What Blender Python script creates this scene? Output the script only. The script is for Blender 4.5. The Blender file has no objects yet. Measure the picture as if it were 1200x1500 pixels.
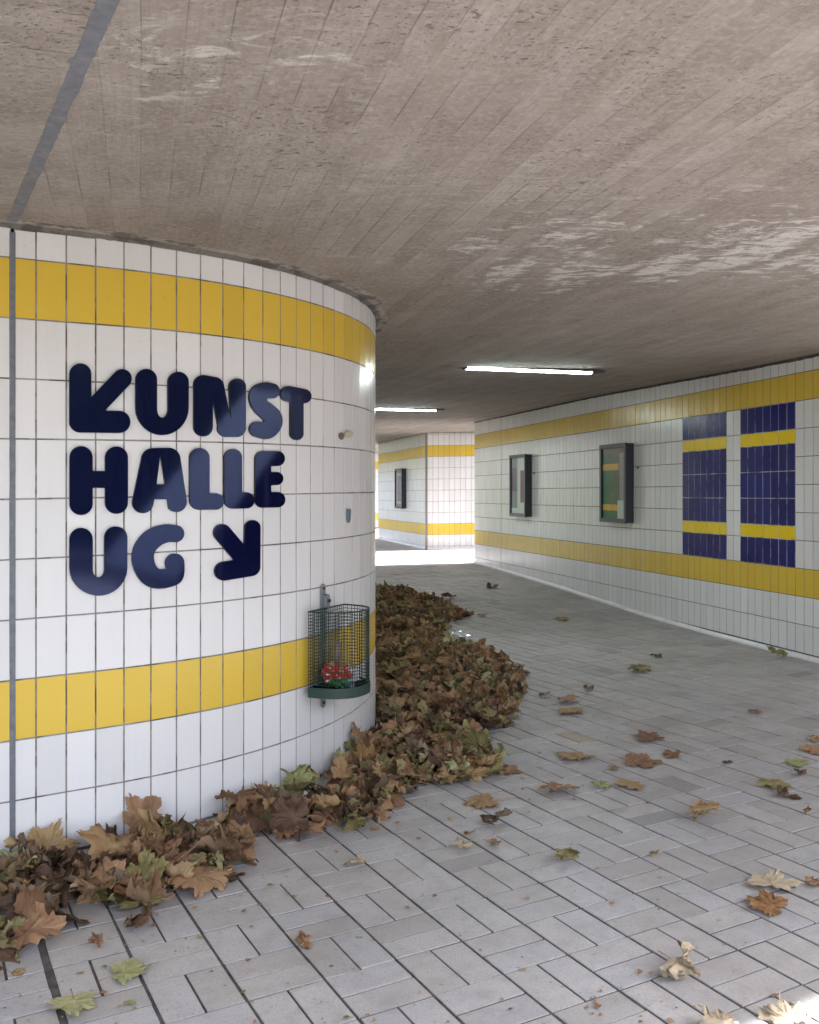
import bpy, bmesh, math, random
import numpy as np
from mathutils import Vector, Matrix, Euler, noise
R = math.radians
rnd = random.Random(7)
sc = bpy.context.scene
COL = sc.collection

# ------------------------------------------------------------------ survey of the place (metres)
F, YC, SL, EYE = 1375.0, 718.1, 0.01713, 1.555      # focal length and horizon of the 1200x1500 photo, cross fall, eye height
ROW0, TH = 0.046, 0.25                              # first tile joint above the floor, tile height
def lerp_tab(t, v):
    if v <= t[0][0]: return t[0][1]
    for (a, b), (c, d) in zip(t, t[1:]):
        if v <= c: return b + (d - b) * (v - a) / (c - a)
    return t[-1][1]
RISE = [(9.8, 0), (11, .018), (12.3, .06), (13.9, .115), (15.9, .165), (17.4, .19), (21, .22), (26, .25), (33, .27)]
CRISE = [(8.5, 0), (9.5, .02), (12.3, .08), (17.4, .115), (21, .15), (33, .17)]
def cross(x): return SL * max(-14, min(14, x))
def fz(x, y): return cross(x) + lerp_tab(RISE, y)               # floor height
def cz(x, y): return cross(x) + 2.682 + lerp_tab(CRISE, y)      # ceiling height
def rowz(r, x): return ROW0 + TH * r + cross(x)                 # height of tile joint r
def floor_at(px, py, lift=0.0):
    """place on the floor of a spot measured in the photo"""
    y = 6.0
    for _ in range(30):
        h = EYE - (lerp_tab(RISE, y) + lift)
        y = F * h / (py - YC + SL * (px - 600))
    x = (px - 600) / F * y
    return x, y

# ------------------------------------------------------------------ small helpers
def tag(o, label=None, cat=None, group=None, kind=None):
    if label: o['label'] = label
    if cat: o['category'] = cat
    if group: o['group'] = group
    if kind: o['kind'] = kind
    return o
def empty(name, loc, label, cat, group=None):
    o = bpy.data.objects.new(name, None); COL.objects.link(o); o.location = loc
    o.empty_display_size = .1
    return tag(o, label, cat, group)
class MB:
    def __init__(s): s.v, s.f, s.m, s.t, s.sm = [], [], [], [], []
    def face(s, idx, m=0, t=0.5, smooth=False):
        s.f.append(tuple(idx)); s.m.append(m); s.t.append(t); s.sm.append(smooth)
    def poly(s, pts, m=0, t=0.5, smooth=False):
        b = len(s.v); s.v.extend([tuple(p) for p in pts]); s.face(range(b, b + len(pts)), m, t, smooth)
    def box(s, c, sx, sy, sz, m=0, rot=None, t=.5, bev=0.0):
        """box by centre, full sizes; rot = 3x3 matrix; bev = chamfer on every edge"""
        c = Vector(c); rot = rot or Matrix.Identity(3)
        if bev <= 0:
            P = [c + rot @ Vector((x * sx / 2, y * sy / 2, z * sz / 2)) for x in (-1, 1) for y in (-1, 1) for z in (-1, 1)]
            b = len(s.v); s.v.extend([tuple(p) for p in P])
            for q in ((0, 1, 3, 2), (4, 6, 7, 5), (0, 4, 5, 1), (2, 3, 7, 6), (0, 2, 6, 4), (1, 5, 7, 3)):
                s.face([b + i for i in q], m, t)
            return
        bm = bmesh.new(); bmesh.ops.create_cube(bm, size=1)
        for v in bm.verts: v.co = Vector((v.co.x * sx, v.co.y * sy, v.co.z * sz))
        bmesh.ops.bevel(bm, geom=list(bm.edges), offset=bev, segments=2, profile=.6, affect='EDGES')
        b = len(s.v); bm.verts.index_update()
        s.v.extend([tuple(c + rot @ v.co) for v in bm.verts])
        for fc in bm.faces: s.face([b + v.index for v in fc.verts], m, t, False)
        bm.free()
    def tube(s, pts, r, n=6, m=0, closed=False, cap=True, t=.5):
        pts = [Vector(p) for p in pts]; rings = []
        N = len(pts); up = Vector((0, 0, 1))
        for i, p in enumerate(pts):
            a = pts[(i - 1) % N] if (closed or i > 0) else p
            c = pts[(i + 1) % N] if (closed or i < N - 1) else p
            d = (c - a)
            if d.length < 1e-9: d = Vector((0, 0, 1))
            d.normalize()
            q = up if abs(d.z) < .9 else Vector((1, 0, 0))
            e1 = d.cross(q).normalized(); e2 = d.cross(e1)
            rr = r[i] if isinstance(r, (list, tuple)) else r
            b = len(s.v)
            for k in range(n):
                an = 2 * math.pi * k / n
                s.v.append(tuple(p + e1 * math.cos(an) * rr + e2 * math.sin(an) * rr))
            rings.append(b)
        for i in range(N if closed else N - 1):
            a, b = rings[i], rings[(i + 1) % N]
            for k in range(n):
                s.face((a + k, a + (k + 1) % n, b + (k + 1) % n, b + k), m, t, True)
        if cap and not closed:
            s.face([rings[0] + k for k in range(n)][::-1], m, t); s.face([rings[-1] + k for k in range(n)], m, t)
    def mesh(s, name, mats):
        me = bpy.data.meshes.new(name); me.from_pydata(s.v, [], s.f)
        for m in mats: me.materials.append(m)
        me.polygons.foreach_set('material_index', s.m)
        me.polygons.foreach_set('use_smooth', s.sm)
        at = me.attributes.new('tint', 'FLOAT', 'FACE'); at.data.foreach_set('value', s.t)
        me.update(); return me
    def build(s, name, mats, parent=None, loc=None):
        if not isinstance(mats, (list, tuple)): mats = [mats]
        o = bpy.data.objects.new(name, s.mesh(name, mats)); COL.objects.link(o)
        if parent is not None:
            o.parent = parent
            o.matrix_parent_inverse = Matrix.Translation(-Vector(parent.location)) if loc is None else Matrix.Identity(4)
        return o

# ------------------------------------------------------------------ materials
class NT:
    def __init__(s, name):
        s.mat = bpy.data.materials.new(name); s.mat.use_nodes = True
        s.n = s.mat.node_tree.nodes; s.l = s.mat.node_tree.links
        s.bsdf = s.n['Principled BSDF']; s.out = s.n['Material Output']
    def new(s, t, **k):
        n = s.n.new(t)
        for a, b in k.items(): setattr(n, a, b)
        return n
    def put(s, sock, v):
        if isinstance(v, bpy.types.NodeSocket): s.l.new(v, sock)
        else: sock.default_value = v
    def math(s, op, a, b=0.0, c=0.0, clamp=False):
        n = s.new('ShaderNodeMath', operation=op, use_clamp=clamp)
        s.put(n.inputs[0], a); s.put(n.inputs[1], b)
        if len(n.inputs) > 2: s.put(n.inputs[2], c)
        return n.outputs[0]
    def mix(s, f, a, b, mode='MIX'):
        n = s.new('ShaderNodeMix', data_type='RGBA', blend_type=mode)
        s.put(n.inputs[0], f)
        for i, v in ((6, a), (7, b)):
            s.put(n.inputs[i], v if isinstance(v, bpy.types.NodeSocket) else (*v, 1))
        return n.outputs[2]
    def noise(s, vec, scale, detail=4, rough=.55, dist=0.0, dim='3D'):
        n = s.new('ShaderNodeTexNoise', noise_dimensions=dim)
        if vec is not None: s.l.new(vec, n.inputs['Vector'])
        n.inputs['Scale'].default_value = scale; n.inputs['Detail'].default_value = detail
        n.inputs['Roughness'].default_value = rough; n.inputs['Distortion'].default_value = dist
        return n.outputs[0]
    def ramp(s, f, lo, hi, a=0.0, b=1.0):
        n = s.new('ShaderNodeMapRange'); n.clamp = True
        s.put(n.inputs[0], f)
        for i, v in enumerate((lo, hi, a, b)): n.inputs[i + 1].default_value = v
        return n.outputs[0]
    def cramp(s, f, stops):
        n = s.new('ShaderNodeValToRGB'); e = n.color_ramp.elements
        while len(e) < len(stops): e.new(.5)
        for x, (p, c) in zip(e, stops): x.position = p; x.color = (*c, 1)
        s.put(n.inputs[0], f); return n.outputs[0]
    def coords(s, kind='Object'):
        return s.new('ShaderNodeTexCoord').outputs[kind]
    def mapping(s, vec, loc=(0, 0, 0), rot=(0, 0, 0), scale=(1, 1, 1)):
        n = s.new('ShaderNodeMapping'); s.l.new(vec, n.inputs[0])
        n.inputs[1].default_value = loc; n.inputs[2].default_value = rot; n.inputs[3].default_value = scale
        return n.outputs[0]
    def attr(s, name): return s.new('ShaderNodeAttribute', attribute_name=name).outputs['Fac']
    def bump(s, h, strength=.3, dist=.01):
        n = s.new('ShaderNodeBump'); s.put(n.inputs['Height'], h)
        n.inputs['Strength'].default_value = strength; n.inputs['Distance'].default_value = dist
        s.l.new(n.outputs[0], s.bsdf.inputs['Normal'])
    def base(s, c): s.put(s.bsdf.inputs['Base Color'], c if isinstance(c, bpy.types.NodeSocket) else (*c, 1))
    def set(s, **k):
        for a, b in k.items(): s.put(s.bsdf.inputs[a.replace('_', ' ')], b)

def tile_mat(name, col, vary=.06, rough=.16, dirt=.12):
    t = NT(name); co = t.coords(); ti = t.attr('tint')
    k = t.math('MULTIPLY_ADD', ti, 2 * vary, 1 - vary)
    cv = t.new('ShaderNodeVectorMath', operation='SCALE'); cv.inputs[0].default_value = col; t.put(cv.inputs['Scale'], k)
    n1 = t.noise(co, 2.2, 5, .65)
    n2 = t.noise(t.mapping(co, scale=(40, 40, 3)), 1.0, 3)                 # faint run-down streaks of dirt
    f = t.math('MULTIPLY', t.ramp(n1, .42, .8), t.ramp(n2, .4, .75))
    c = t.mix(t.math('MULTIPLY', f, dirt), cv.outputs[0], (.33, .29, .24))
    sp = t.noise(co, 260, 2); c = t.mix(t.ramp(sp, .6, .9, 0, .05), c, (.3, .28, .25)); s2 = t.noise(t.mapping(co, loc=(5, 3, 1)), 34, 2); c = t.mix(t.ramp(s2, .77, .79, 0, .55), c, (.22, .19, .16))
    t.base(c); t.set(Roughness=t.ramp(t.noise(co, 3, 3), .2, .9, rough, rough + .08), IOR=1.42)
    w = t.noise(co, 14, 2); t.bump(w, .05, .004)
    return t.mat
M = {}
M['tile_white'] = tile_mat('white_glazed_tile', (.76, .745, .755), rough=.19)
M['tile_yellow'] = tile_mat('yellow_glazed_tile', (.72, .485, .060), .06, .2, .05)
M['tile_gold'] = tile_mat('bright_yellow_glazed_tile', (.86, .60, .008), .03, .22, .06)
M['tile_blue'] = tile_mat('dark_blue_glazed_tile', (.0035, .007, .135), .25, .17, .03)
def grout_mat(name, a, b):
    t = NT(name); co = t.coords()
    n = t.noise(co, 3.5, 5, .7); n2 = t.noise(co, 30, 3)
    c = t.mix(t.ramp(n, .35, .65), a, b); n7 = t.noise(t.mapping(co, loc=(7, 2, 5)), 8, 3, .6); c = t.mix(t.ramp(n7, .50, .58, 0, .75), c, (.062, .054, .048)); c = t.mix(t.ramp(n2, .5, .75, 0, .5), c, (.07, .06, .055))
    t.base(c); t.set(Roughness=.9); t.bump(n2, .3, .002); return t.mat
M['grout'] = grout_mat('cement_grout', (.34, .32, .30), (.20, .185, .17))
M['grout_dark'] = grout_mat('dark_cement_grout', (.17, .165, .16), (.10, .095, .09))
M['grout_light'] = grout_mat('pale_panel_grout', (.62, .62, .66), (.46, .46, .50))
M['mortar'] = grout_mat('ceiling_mortar', (.20, .18, .165), (.13, .115, .10))
t = NT('grey_sealant'); n = t.noise(t.coords(), 25, 4)
t.base(t.cramp(n, [(.3, (.12, .128, .15)), (.75, (.20, .21, .24))])); t.set(Roughness=.55); t.bump(n, .2, .002); M['sealant'] = t.mat
t = NT('dark_floor_joint'); n = t.noise(t.coords(), 20, 5)
t.base(t.cramp(n, [(.35, (.045, .042, .040)), (.7, (.12, .11, .10))])); t.set(Roughness=.95); t.bump(n, .5, .006); M['joint'] = t.mat
def paver_mat(name, a, b, c3):
    t = NT(name); co = t.coords(); ti = t.attr('tint')
    col = t.cramp(ti, [(0, a), (.45, b), (.8, c3), (1, (a[0] * .82, a[1] * .82, a[2] * .84))])
    n = t.noise(co, 1.1, 6, .65); col = t.mix(t.ramp(n, .40, .72, 0, .42), col, (.20, .186, .172))
    n3 = t.noise(co, 11, 5, .6); col = t.mix(t.ramp(n3, .46, .74, 0, .45), col, (.24, .225, .21))
    n4 = t.noise(co, 120, 3, .6); col = t.mix(t.ramp(n4, .45, .80, 0, .5), col, (.19, .18, .175))
    n5 = t.noise(co, 46, 2); col = t.mix(t.ramp(n5, .70, .74, 0, .5), col, (.12, .105, .09))
    n8 = t.noise(t.mapping(co, loc=(2, 1, 0)), 13, 1); col = t.mix(t.ramp(n8, .755, .775, 0, .5), col, (.13, .12, .11))
    n6 = t.noise(t.mapping(co, loc=(4, 9, 0)), 5, 4, .7); col = t.mix(t.ramp(n6, .62, .72, 0, .22), col, (.55, .53, .52))
    t.base(col); t.set(Roughness=t.ramp(n, .3, .7, .40, .60)); t.bump(t.math('ADD', n4, t.math('MULTIPLY', n3, .6)), .22, .0035)
    return t.mat
M['paver'] = paver_mat('grey_concrete_paver', (.365, .340, .332), (.475, .446, .434), (.445, .430, .440))
M['paver_tan'] = paver_mat('tan_paver', (.40, .32, .22), (.42, .34, .23), (.40, .33, .23))

def ceiling_mat(name, ang):
    t = NT(name); co = t.coords()
    m = t.mapping(co, rot=(0, 0, -ang))                      # x along the boards, y across them
    sx = t.new('ShaderNodeSeparateXYZ'); t.l.new(m, sx.inputs[0])
    W = .106
    wob = t.math('MULTIPLY', t.math('SUBTRACT', t.noise(t.mapping(m, scale=(.25, .25, 1)), 2.0, 2), .5), .10)
    b = t.math('DIVIDE', t.math('ADD', sx.outputs[1], t.math('MULTIPLY', wob, .12)), W)
    idx = t.math('FLOOR', b); fr = t.math('FRACT', b)
    wn = t.new('ShaderNodeTexWhiteNoise', noise_dimensions='1D'); t.l.new(idx, wn.inputs['W'])
    edge = t.math('MINIMUM', fr, t.math('SUBTRACT', 1, fr))
    cmb = t.new('ShaderNodeCombineXYZ'); t.l.new(sx.outputs[0], cmb.inputs[0])
    t.l.new(t.math('MULTIPLY_ADD', idx, 7.3, sx.outputs[1]), cmb.inputs[1])
    bv = cmb.outputs[0]
    grain = t.noise(t.mapping(bv, scale=(3.5, 90, 1)), 1.0, 5, .65, .6)
    blot = t.noise(t.mapping(bv, scale=(1.3, 3.5, 1)), 1.0, 5, .62)
    big = t.noise(co, .8, 5, .6)
    fine = t.noise(co, 45, 5, .7)
    lay = t.noise(t.mapping(co, rot=(0, 0, -.25), scale=(6, 17, 1)), 1.0, 6, .75, .8)       # flaky cement skin, cross-wise
    c = t.cramp(t.math('MULTIPLY_ADD', wn.outputs['Value'], .16, t.math('MULTIPLY', blot, .85)),
                [(.26, (.215, .182, .158)), (.50, (.325, .286, .256)), (.72, (.41, .37, .34))])
    c = t.mix(t.ramp(big, .40, .70, 0, .42), c, (.205, .166, .135))
    mott = t.noise(t.mapping(co, rot=(0, 0, .4), scale=(4, 7, 1)), 1.0, 6, .75, .6)
    c = t.mix(t.ramp(mott, .50, .70, 0, .50), c, (.205, .172, .148)); c = t.mix(t.ramp(mott, .46, .30, 0, .40), c, (.45, .405, .365))
    c = t.mix(t.ramp(grain, .35, .7, .34, 0), c, (.18, .145, .115))
    c = t.mix(t.ramp(fine, .46, .72, 0, .50), c, (.46, .42, .385))
    c = t.mix(t.math('MULTIPLY', t.ramp(lay, .54, .64, 0, .50), t.ramp(big, .58, .40)), c, (.47, .43, .40))
    # pale lime bloom: one broad band and a few patches by the joint
    so = t.new('ShaderNodeSeparateXYZ'); t.l.new(co, so.inputs[0])
    ly = t.math('SUBTRACT', so.outputs[1], t.math('MULTIPLY_ADD', so.outputs[0], -.12, 4.75))
    band = t.ramp(t.math('ABSOLUTE', ly), .25, 1.25, 1, 0)
    band = t.math('MULTIPLY', band, t.ramp(so.outputs[0], -.3, .7))
    d2 = t.new('ShaderNodeVectorMath', operation='DISTANCE'); t.l.new(co, d2.inputs[0]); d2.inputs[1].default_value = (-.45, 2.55, 2.68)
    band = t.math('MAXIMUM', band, t.ramp(d2.outputs['Value'], .1, .55, .8, 0))
    blm = t.noise(t.mapping(co, rot=(0, 0, -.2), scale=(5.5, 12, 1)), 1.0, 7, .74, .9)
    blc = t.noise(t.mapping(m, scale=(1.6, 4.5, 1)), 1.0, 3, .6)
    band = t.math('MULTIPLY', band, t.ramp(blc, .32, .60))
    bl = t.math('MULTIPLY', t.ramp(t.math('ADD', blm, t.math('MULTIPLY', band, .20)), .60, .70), t.ramp(band, 0, .5))
    c = t.mix(t.math('MULTIPLY', bl, .85), c, (.62, .595, .58))
    # seams: thin, broken
    brk = t.noise(t.mapping(bv, scale=(1.6, .01, 1)), 1.0, 4, .7)
    seam = t.math('MULTIPLY', t.ramp(edge, .004, .030, 1, 0), t.ramp(brk, .45, .66))
    c = t.mix(t.math('MULTIPLY', seam, .50), c, (.085, .066, .052))
    # pits
    pn = t.noise(t.mapping(co, scale=(34, 62, 1)), 1.0, 3, .55); pn2 = t.noise(t.mapping(co, loc=(3, 5, 0), scale=(80, 120, 1)), 1.0, 2, .5)
    pit = t.math('MAXIMUM', t.ramp(pn, .635, .67), t.math('MULTIPLY', t.ramp(pn2, .64, .69), .75))
    pit = t.math('MULTIPLY', pit, t.ramp(t.noise(co, 2.0, 3), .36, .58))
    c = t.mix(t.math('MULTIPLY', pit, .75), c, (.105, .082, .064))
    t.base(c); t.set(Roughness=.86)
    h = t.math('ADD', t.math('MULTIPLY', wn.outputs['Value'], .35), t.math('MULTIPLY', grain, .35))
    h = t.math('ADD', h, t.math('MULTIPLY', fine, .35)); h = t.math('SUBTRACT', h, t.math('MULTIPLY', pit, .8))
    h = t.math('SUBTRACT', h, t.math('MULTIPLY', seam, .6)); h = t.math('ADD', h, t.math('MULTIPLY', bl, .25))
    t.bump(h, .8, .007); return t.mat
M['ceiling'] = ceiling_mat('board_marked_concrete', R(106))
M['ceiling_cross'] = ceiling_mat('board_marked_concrete_crosswise', R(19))

def metal(name, col, rough=.45, met=0.0, nz=.15):
    t = NT(name); n = t.noise(t.coords(), 18, 4)
    t.base(t.mix(t.ramp(n, .35, .75, 0, nz), col, tuple(c * .55 for c in col)))
    t.set(Roughness=t.ramp(n, .3, .7, rough, rough + .12), Metallic=met); t.bump(n, .05, .002); return t.mat
M['case'] = metal('anthracite_case_paint', (.026, .030, .042), .38)
M['zinc'] = metal('galvanised_steel', (.30, .32, .34), .45, .75, .4)
M['bolt'] = metal('dark_bolt', (.05, .045, .04), .5, .4)
M['green_wire'] = metal('green_plastic_coated_wire', (.014, .038, .034), .45)
M['green_band'] = metal('dark_green_band', (.012, .038, .031), .4)
M['corner_trim'] = metal('grey_corner_trim', (.23, .22, .22), .5, .3)
M['housing'] = metal('lamp_housing', (.07, .07, .068), .5)
t = NT('navy_gloss_acrylic'); t.base((.0040, .0046, .034)); t.set(Roughness=.07, IOR=1.95, Specular_Tint=(.50, .62, 1, 1)); M['navy'] = t.mat
t = NT('letter_edge'); t.base((.012, .008, .010)); t.set(Roughness=.5); M['navy_edge'] = t.mat
t = NT('lamp_diffuser'); t.base((.8, .8, .8)); t.set(Emission_Color=(.86, 1.0, .97, 1), Emission_Strength=12.0); M['diffuser'] = t.mat
t = NT('case_glass'); t.n.remove(t.bsdf)
fr_ = t.new('ShaderNodeFresnel'); fr_.inputs['IOR'].default_value = 1.12
tb = t.new('ShaderNodeBsdfTransparent'); gb = t.new('ShaderNodeBsdfGlossy'); gb.inputs['Roughness'].default_value = .03
mx = t.new('ShaderNodeMixShader'); gq = t.new('ShaderNodeNewGeometry'); t.l.new(t.math('MULTIPLY', fr_.outputs[0], t.math('SUBTRACT', 1, gq.outputs['Backfacing'])), mx.inputs[0]); t.l.new(tb.outputs[0], mx.inputs[1]); t.l.new(gb.outputs[0], mx.inputs[2]); t.l.new(mx.outputs[0], t.out.inputs[0]); M['glass'] = t.mat
def paper(name, col, nz=.3, sc_=9):
    t = NT(name); n = t.noise(t.coords(), sc_, 5, .65)
    t.base(t.mix(t.ramp(n, .42, .7, 0, nz), col, tuple(c * .45 for c in col))); t.set(Roughness=.6); return t.mat
M['p_white'] = paper('poster_white', (.60, .65, .62), .1)
M['p_grey'] = paper('poster_grey', (.22, .24, .30), .5, 5)
M['p_red'] = paper('poster_red_brown', (.17, .055, .045), .4)
M['refl_green'] = paper('painted_green_reflection', (.020, .175, .065), .25, 5)
M['p_moss'] = paper('poster_moss', (.10, .14, .035), .75, 14)
M['refl_orange'] = paper('painted_orange_reflection', (.80, .46, .010), .3)
M['p_pink'] = paper('poster_pale', (.36, .31, .32), .2)
M['p_brown'] = paper('poster_brown', (.17, .10, .045), .4)
M['p_plum'] = paper('poster_plum', (.14, .11, .13), .3)

def leaf_mat(name, cols, vein):
    t = NT(name); co = t.coords('UV')
    oi = t.new('ShaderNodeObjectInfo').outputs['Random']; ge = t.new('ShaderNodeNewGeometry')
    r = t.math('FRACT', t.math('ADD', oi, ge.outputs['Random Per Island']))
    mp = t.new('ShaderNodeVectorMath', operation='ADD'); t.l.new(co, mp.inputs[0])
    cx = t.new('ShaderNodeCombineXYZ'); t.l.new(t.math('MULTIPLY', r, 37), cx.inputs[0]); t.l.new(cx.outputs[0], mp.inputs[1])
    n = t.noise(mp.outputs[0], 2.2, 5, .62); n2 = t.noise(mp.outputs[0], 13, 4, .6)
    k = len(cols) - 1
    c = t.cramp(t.math('MULTIPLY_ADD', r, .72, t.math('MULTIPLY', n, .34)), [(i / k * .86 + .06, q) for i, q in enumerate(cols)])
    c = t.mix(t.ramp(n, .50, .72, 0, .45), c, tuple(x * .5 for x in cols[0]))
    c = t.mix(t.ramp(n2, .50, .8, 0, .4), c, tuple(x * .55 for x in cols[1]))
    c = t.mix(t.math('MULTIPLY', t.attr('vein'), .6), c, vein)
    c = t.mix(t.math('MULTIPLY', ge.outputs['Backfacing'], .28), c, (.34, .27, .18))
    t.base(c); t.set(Roughness=.62, IOR=1.4)
    t.bump(t.math('ADD', n2, t.math('MULTIPLY', t.attr('vein'), .8)), .7, .005)
    tr = t.new('ShaderNodeBsdfTranslucent'); t.l.new(c, tr.inputs[0])
    mx = t.new('ShaderNodeMixShader'); mx.inputs[0].default_value = .14
    t.l.new(t.bsdf.outputs[0], mx.inputs[1]); t.l.new(tr.outputs[0], mx.inputs[2]); t.l.new(mx.outputs[0], t.out.inputs[0])
    return t.mat
LEAF = {
 'brown': leaf_mat('dry_brown_leaf', [(.155, .078, .042), (.27, .142, .076), (.41, .238, .130), (.21, .105, .058)], (.48, .34, .21)),
 'dark': leaf_mat('dark_brown_leaf', [(.075, .042, .028), (.115, .064, .040), (.165, .092, .056)], (.22, .13, .08)),
 'tan': leaf_mat('tan_leaf', [(.33, .20, .095), (.43, .285, .14), (.37, .22, .105)], (.54, .40, .24)),
 'olive': leaf_mat('olive_leaf', [(.165, .140, .055), (.26, .22, .085), (.33, .275, .125)], (.45, .40, .21)),
 'green': leaf_mat('pale_green_leaf', [(.30, .31, .125), (.38, .375, .17), (.43, .40, .23)], (.52, .52, .31)),
 'pale': leaf_mat('bleached_leaf', [(.46, .37, .24), (.54, .43, .30), (.44, .34, .24)], (.62, .54, .40)),
 'rust': leaf_mat('rusty_leaf', [(.27, .135, .055), (.34, .19, .07), (.24, .11, .05)], (.46, .29, .12)),
}

# ------------------------------------------------------------------ the curved wall as a line in plan
P0 = np.array([-1.56477, 3.93246]); TH0, KAP, U0, TW = .540363, .431222, .251573, .121306
TH1 = math.atan2(.9689, -.2476); UARC = U0 + (TH1 - TH0) / KAP
def curve(u):
    """plan point and heading of the curved wall's face at arc length u"""
    if u <= U0:
        return P0[0] + u * math.cos(TH0), P0[1] + u * math.sin(TH0), TH0
    x, y = P0[0] + U0 * math.cos(TH0), P0[1] + U0 * math.sin(TH0)
    d = min(u, UARC) - U0; th = TH0 + KAP * d
    x += (math.sin(th) - math.sin(TH0)) / KAP; y -= (math.cos(th) - math.cos(TH0)) / KAP
    if u > UARC: x += (u - UARC) * math.cos(th); y += (u - UARC) * math.sin(th)
    return x, y, th
def cpos(u, off):
    x, y, th = curve(u); return x + off * math.sin(th), y - off * math.cos(th)
def line_path(ax, ay, bx, by, side):
    L = math.hypot(bx - ax, by - ay); dx, dy = (bx - ax) / L, (by - ay) / L
    nx, ny = (dy * side, -dx * side)
    return (lambda u, off: (ax + dx * u + nx * off, ay + dy * u + ny * off)), L

def tiled_wall(mb, pos, ua, ub, phase, depth=.30, skip=None, flip=False, gap=.0062, step=None, solid=True, topgap=.016, tw=TW, rows=(-1, 12)):
    """grout plane, thick body and one bevelled tile per cell; materials: 0 grout, 1 white, 2 yellow"""
    def q(pts, m=0, t=.5, smooth=False): mb.poly(pts[::-1] if flip else pts, m, t, smooth)
    i0, i1 = math.floor((ua - phase) / tw), math.ceil((ub - phase) / tw)
    us = sorted({ua, ub} | {phase + i * tw for i in range(i0, i1 + 1) if ua < phase + i * tw < ub})
    for a, b in zip(us, us[1:]):                                   # grout sheet and body
        (xa, ya), (xb, yb) = pos(a, 0), pos(b, 0)
        q([(xa, ya, fz(xa, ya) - .05), (xb, yb, fz(xb, yb) - .05), (xb, yb, cz(xb, yb) + .02), (xa, ya, cz(xa, ya) + .02)])
        if solid:
            (xc, yc), (xd, yd) = pos(a, -depth), pos(b, -depth)
            q([(xd, yd, -.4), (xc, yc, -.4), (xc, yc, cz(xc, yc) + .02), (xd, yd, cz(xd, yd) + .02)])
    if solid:
        for u, s in ((ua, 1), (ub, -1)):
            (x1, y1), (x2, y2) = pos(u, 0), pos(u, -depth)
            pts = [(x1, y1, -.4), (x2, y2, -.4), (x2, y2, cz(x2, y2) + .02), (x1, y1, cz(x1, y1) + .02)]
            q(pts if s < 0 else pts[::-1])
    for a, b in zip(us, us[1:]):
        if b - a < .012: continue
        col = round((a - phase) / tw - .0001) if abs((a - phase) / tw - round((a - phase) / tw)) < .01 else math.floor((a - phase) / tw)
        for r in range(*rows):
            if skip and skip(col, r): continue
            ga, gb = a + gap / 2, b - gap / 2
            (xa, ya), (xb, yb) = pos(ga, 0), pos(gb, 0)
            za0, zb0 = rowz(r, xa) + gap / 2, rowz(r, xb) + gap / 2
            za1, zb1 = rowz(r + 1, xa) - gap / 2, rowz(r + 1, xb) - gap / 2
            za0, zb0 = max(za0, fz(xa, ya) + .036), max(zb0, fz(xb, yb) + .036)
            jag = topgap + rnd.uniform(-.003, .004)
            za1, zb1 = min(za1, cz(xa, ya) - jag), min(zb1, cz(xb, yb) - jag)
            if za1 - za0 < .012 or zb1 - zb0 < .012: continue
            m = 2 if r in (2, 9) else 1
            tn = min(1, max(0, rnd.gauss(.5, .2)))
            bv, th = .0012, .0024
            tx, tz = rnd.gauss(0, .00042), rnd.gauss(0, .0005)
            O, I = [], []
            for k, (u, z0, sx, sz) in enumerate(((ga, za0, 1, 1), (gb, zb0, -1, 1), (gb, zb1, -1, -1), (ga, za1, 1, -1))):
                x, y = pos(u, .0004); O.append((x, y, z0))
                h = th - sx * tx - sz * tz
                x, y = pos(u + sx * bv, h); I.append((x, y, z0 + sz * bv))
            base = len(mb.v); mb.v.extend(O + I)
            fs = [(4, 5, 6, 7), (0, 1, 5, 4), (1, 2, 6, 5), (2, 3, 7, 6), (3, 0, 4, 7)]
            for fc in fs: mb.face([base + i for i in (fc[::-1] if flip else fc)], m, tn)

def skirting(mb, pos, ua, ub, flip=False, L=.245):
    """concave cove tiles along the foot of a wall"""
    prof = []
    for k in range(6):
        a = math.pi / 2 * k / 5
        prof.append((.047 - .041 * math.sin(a), .043 - .041 * math.cos(a) + .0))
    prof = [(.047, .0)] + [(.047 - .040 * math.sin(a_ * math.pi / 10), .004 + .034 * (1 - math.cos(a_ * math.pi / 10))) for a_ in range(6)]
    n = max(1, round((ub - ua) / L)); l = (ub - ua) / n
    for i in range(n):
        tn = min(1, max(0, rnd.gauss(.5, .22))); a, b = ua + i * l + .0015, ua + (i + 1) * l - .0015
        dz = rnd.uniform(-.0008, .0012); subs = 3
        for s in range(subs):
            p, q_ = a + (b - a) * s / subs, a + (b - a) * (s + 1) / subs
            for (o1, z1), (o2, z2) in zip(prof, prof[1:]):
                A, B, C_, D = pos(p, o1), pos(q_, o1), pos(q_, o2), pos(p, o2)
                pts = [(A[0], A[1], fz(*A) + z1 + dz), (B[0], B[1], fz(*B) + z1 + dz), (C_[0], C_[1], fz(*C_) + z2 + dz), (D[0], D[1], fz(*D) + z2 + dz)]
                mb.poly(pts[::-1] if flip else pts, 0, tn, True)

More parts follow.
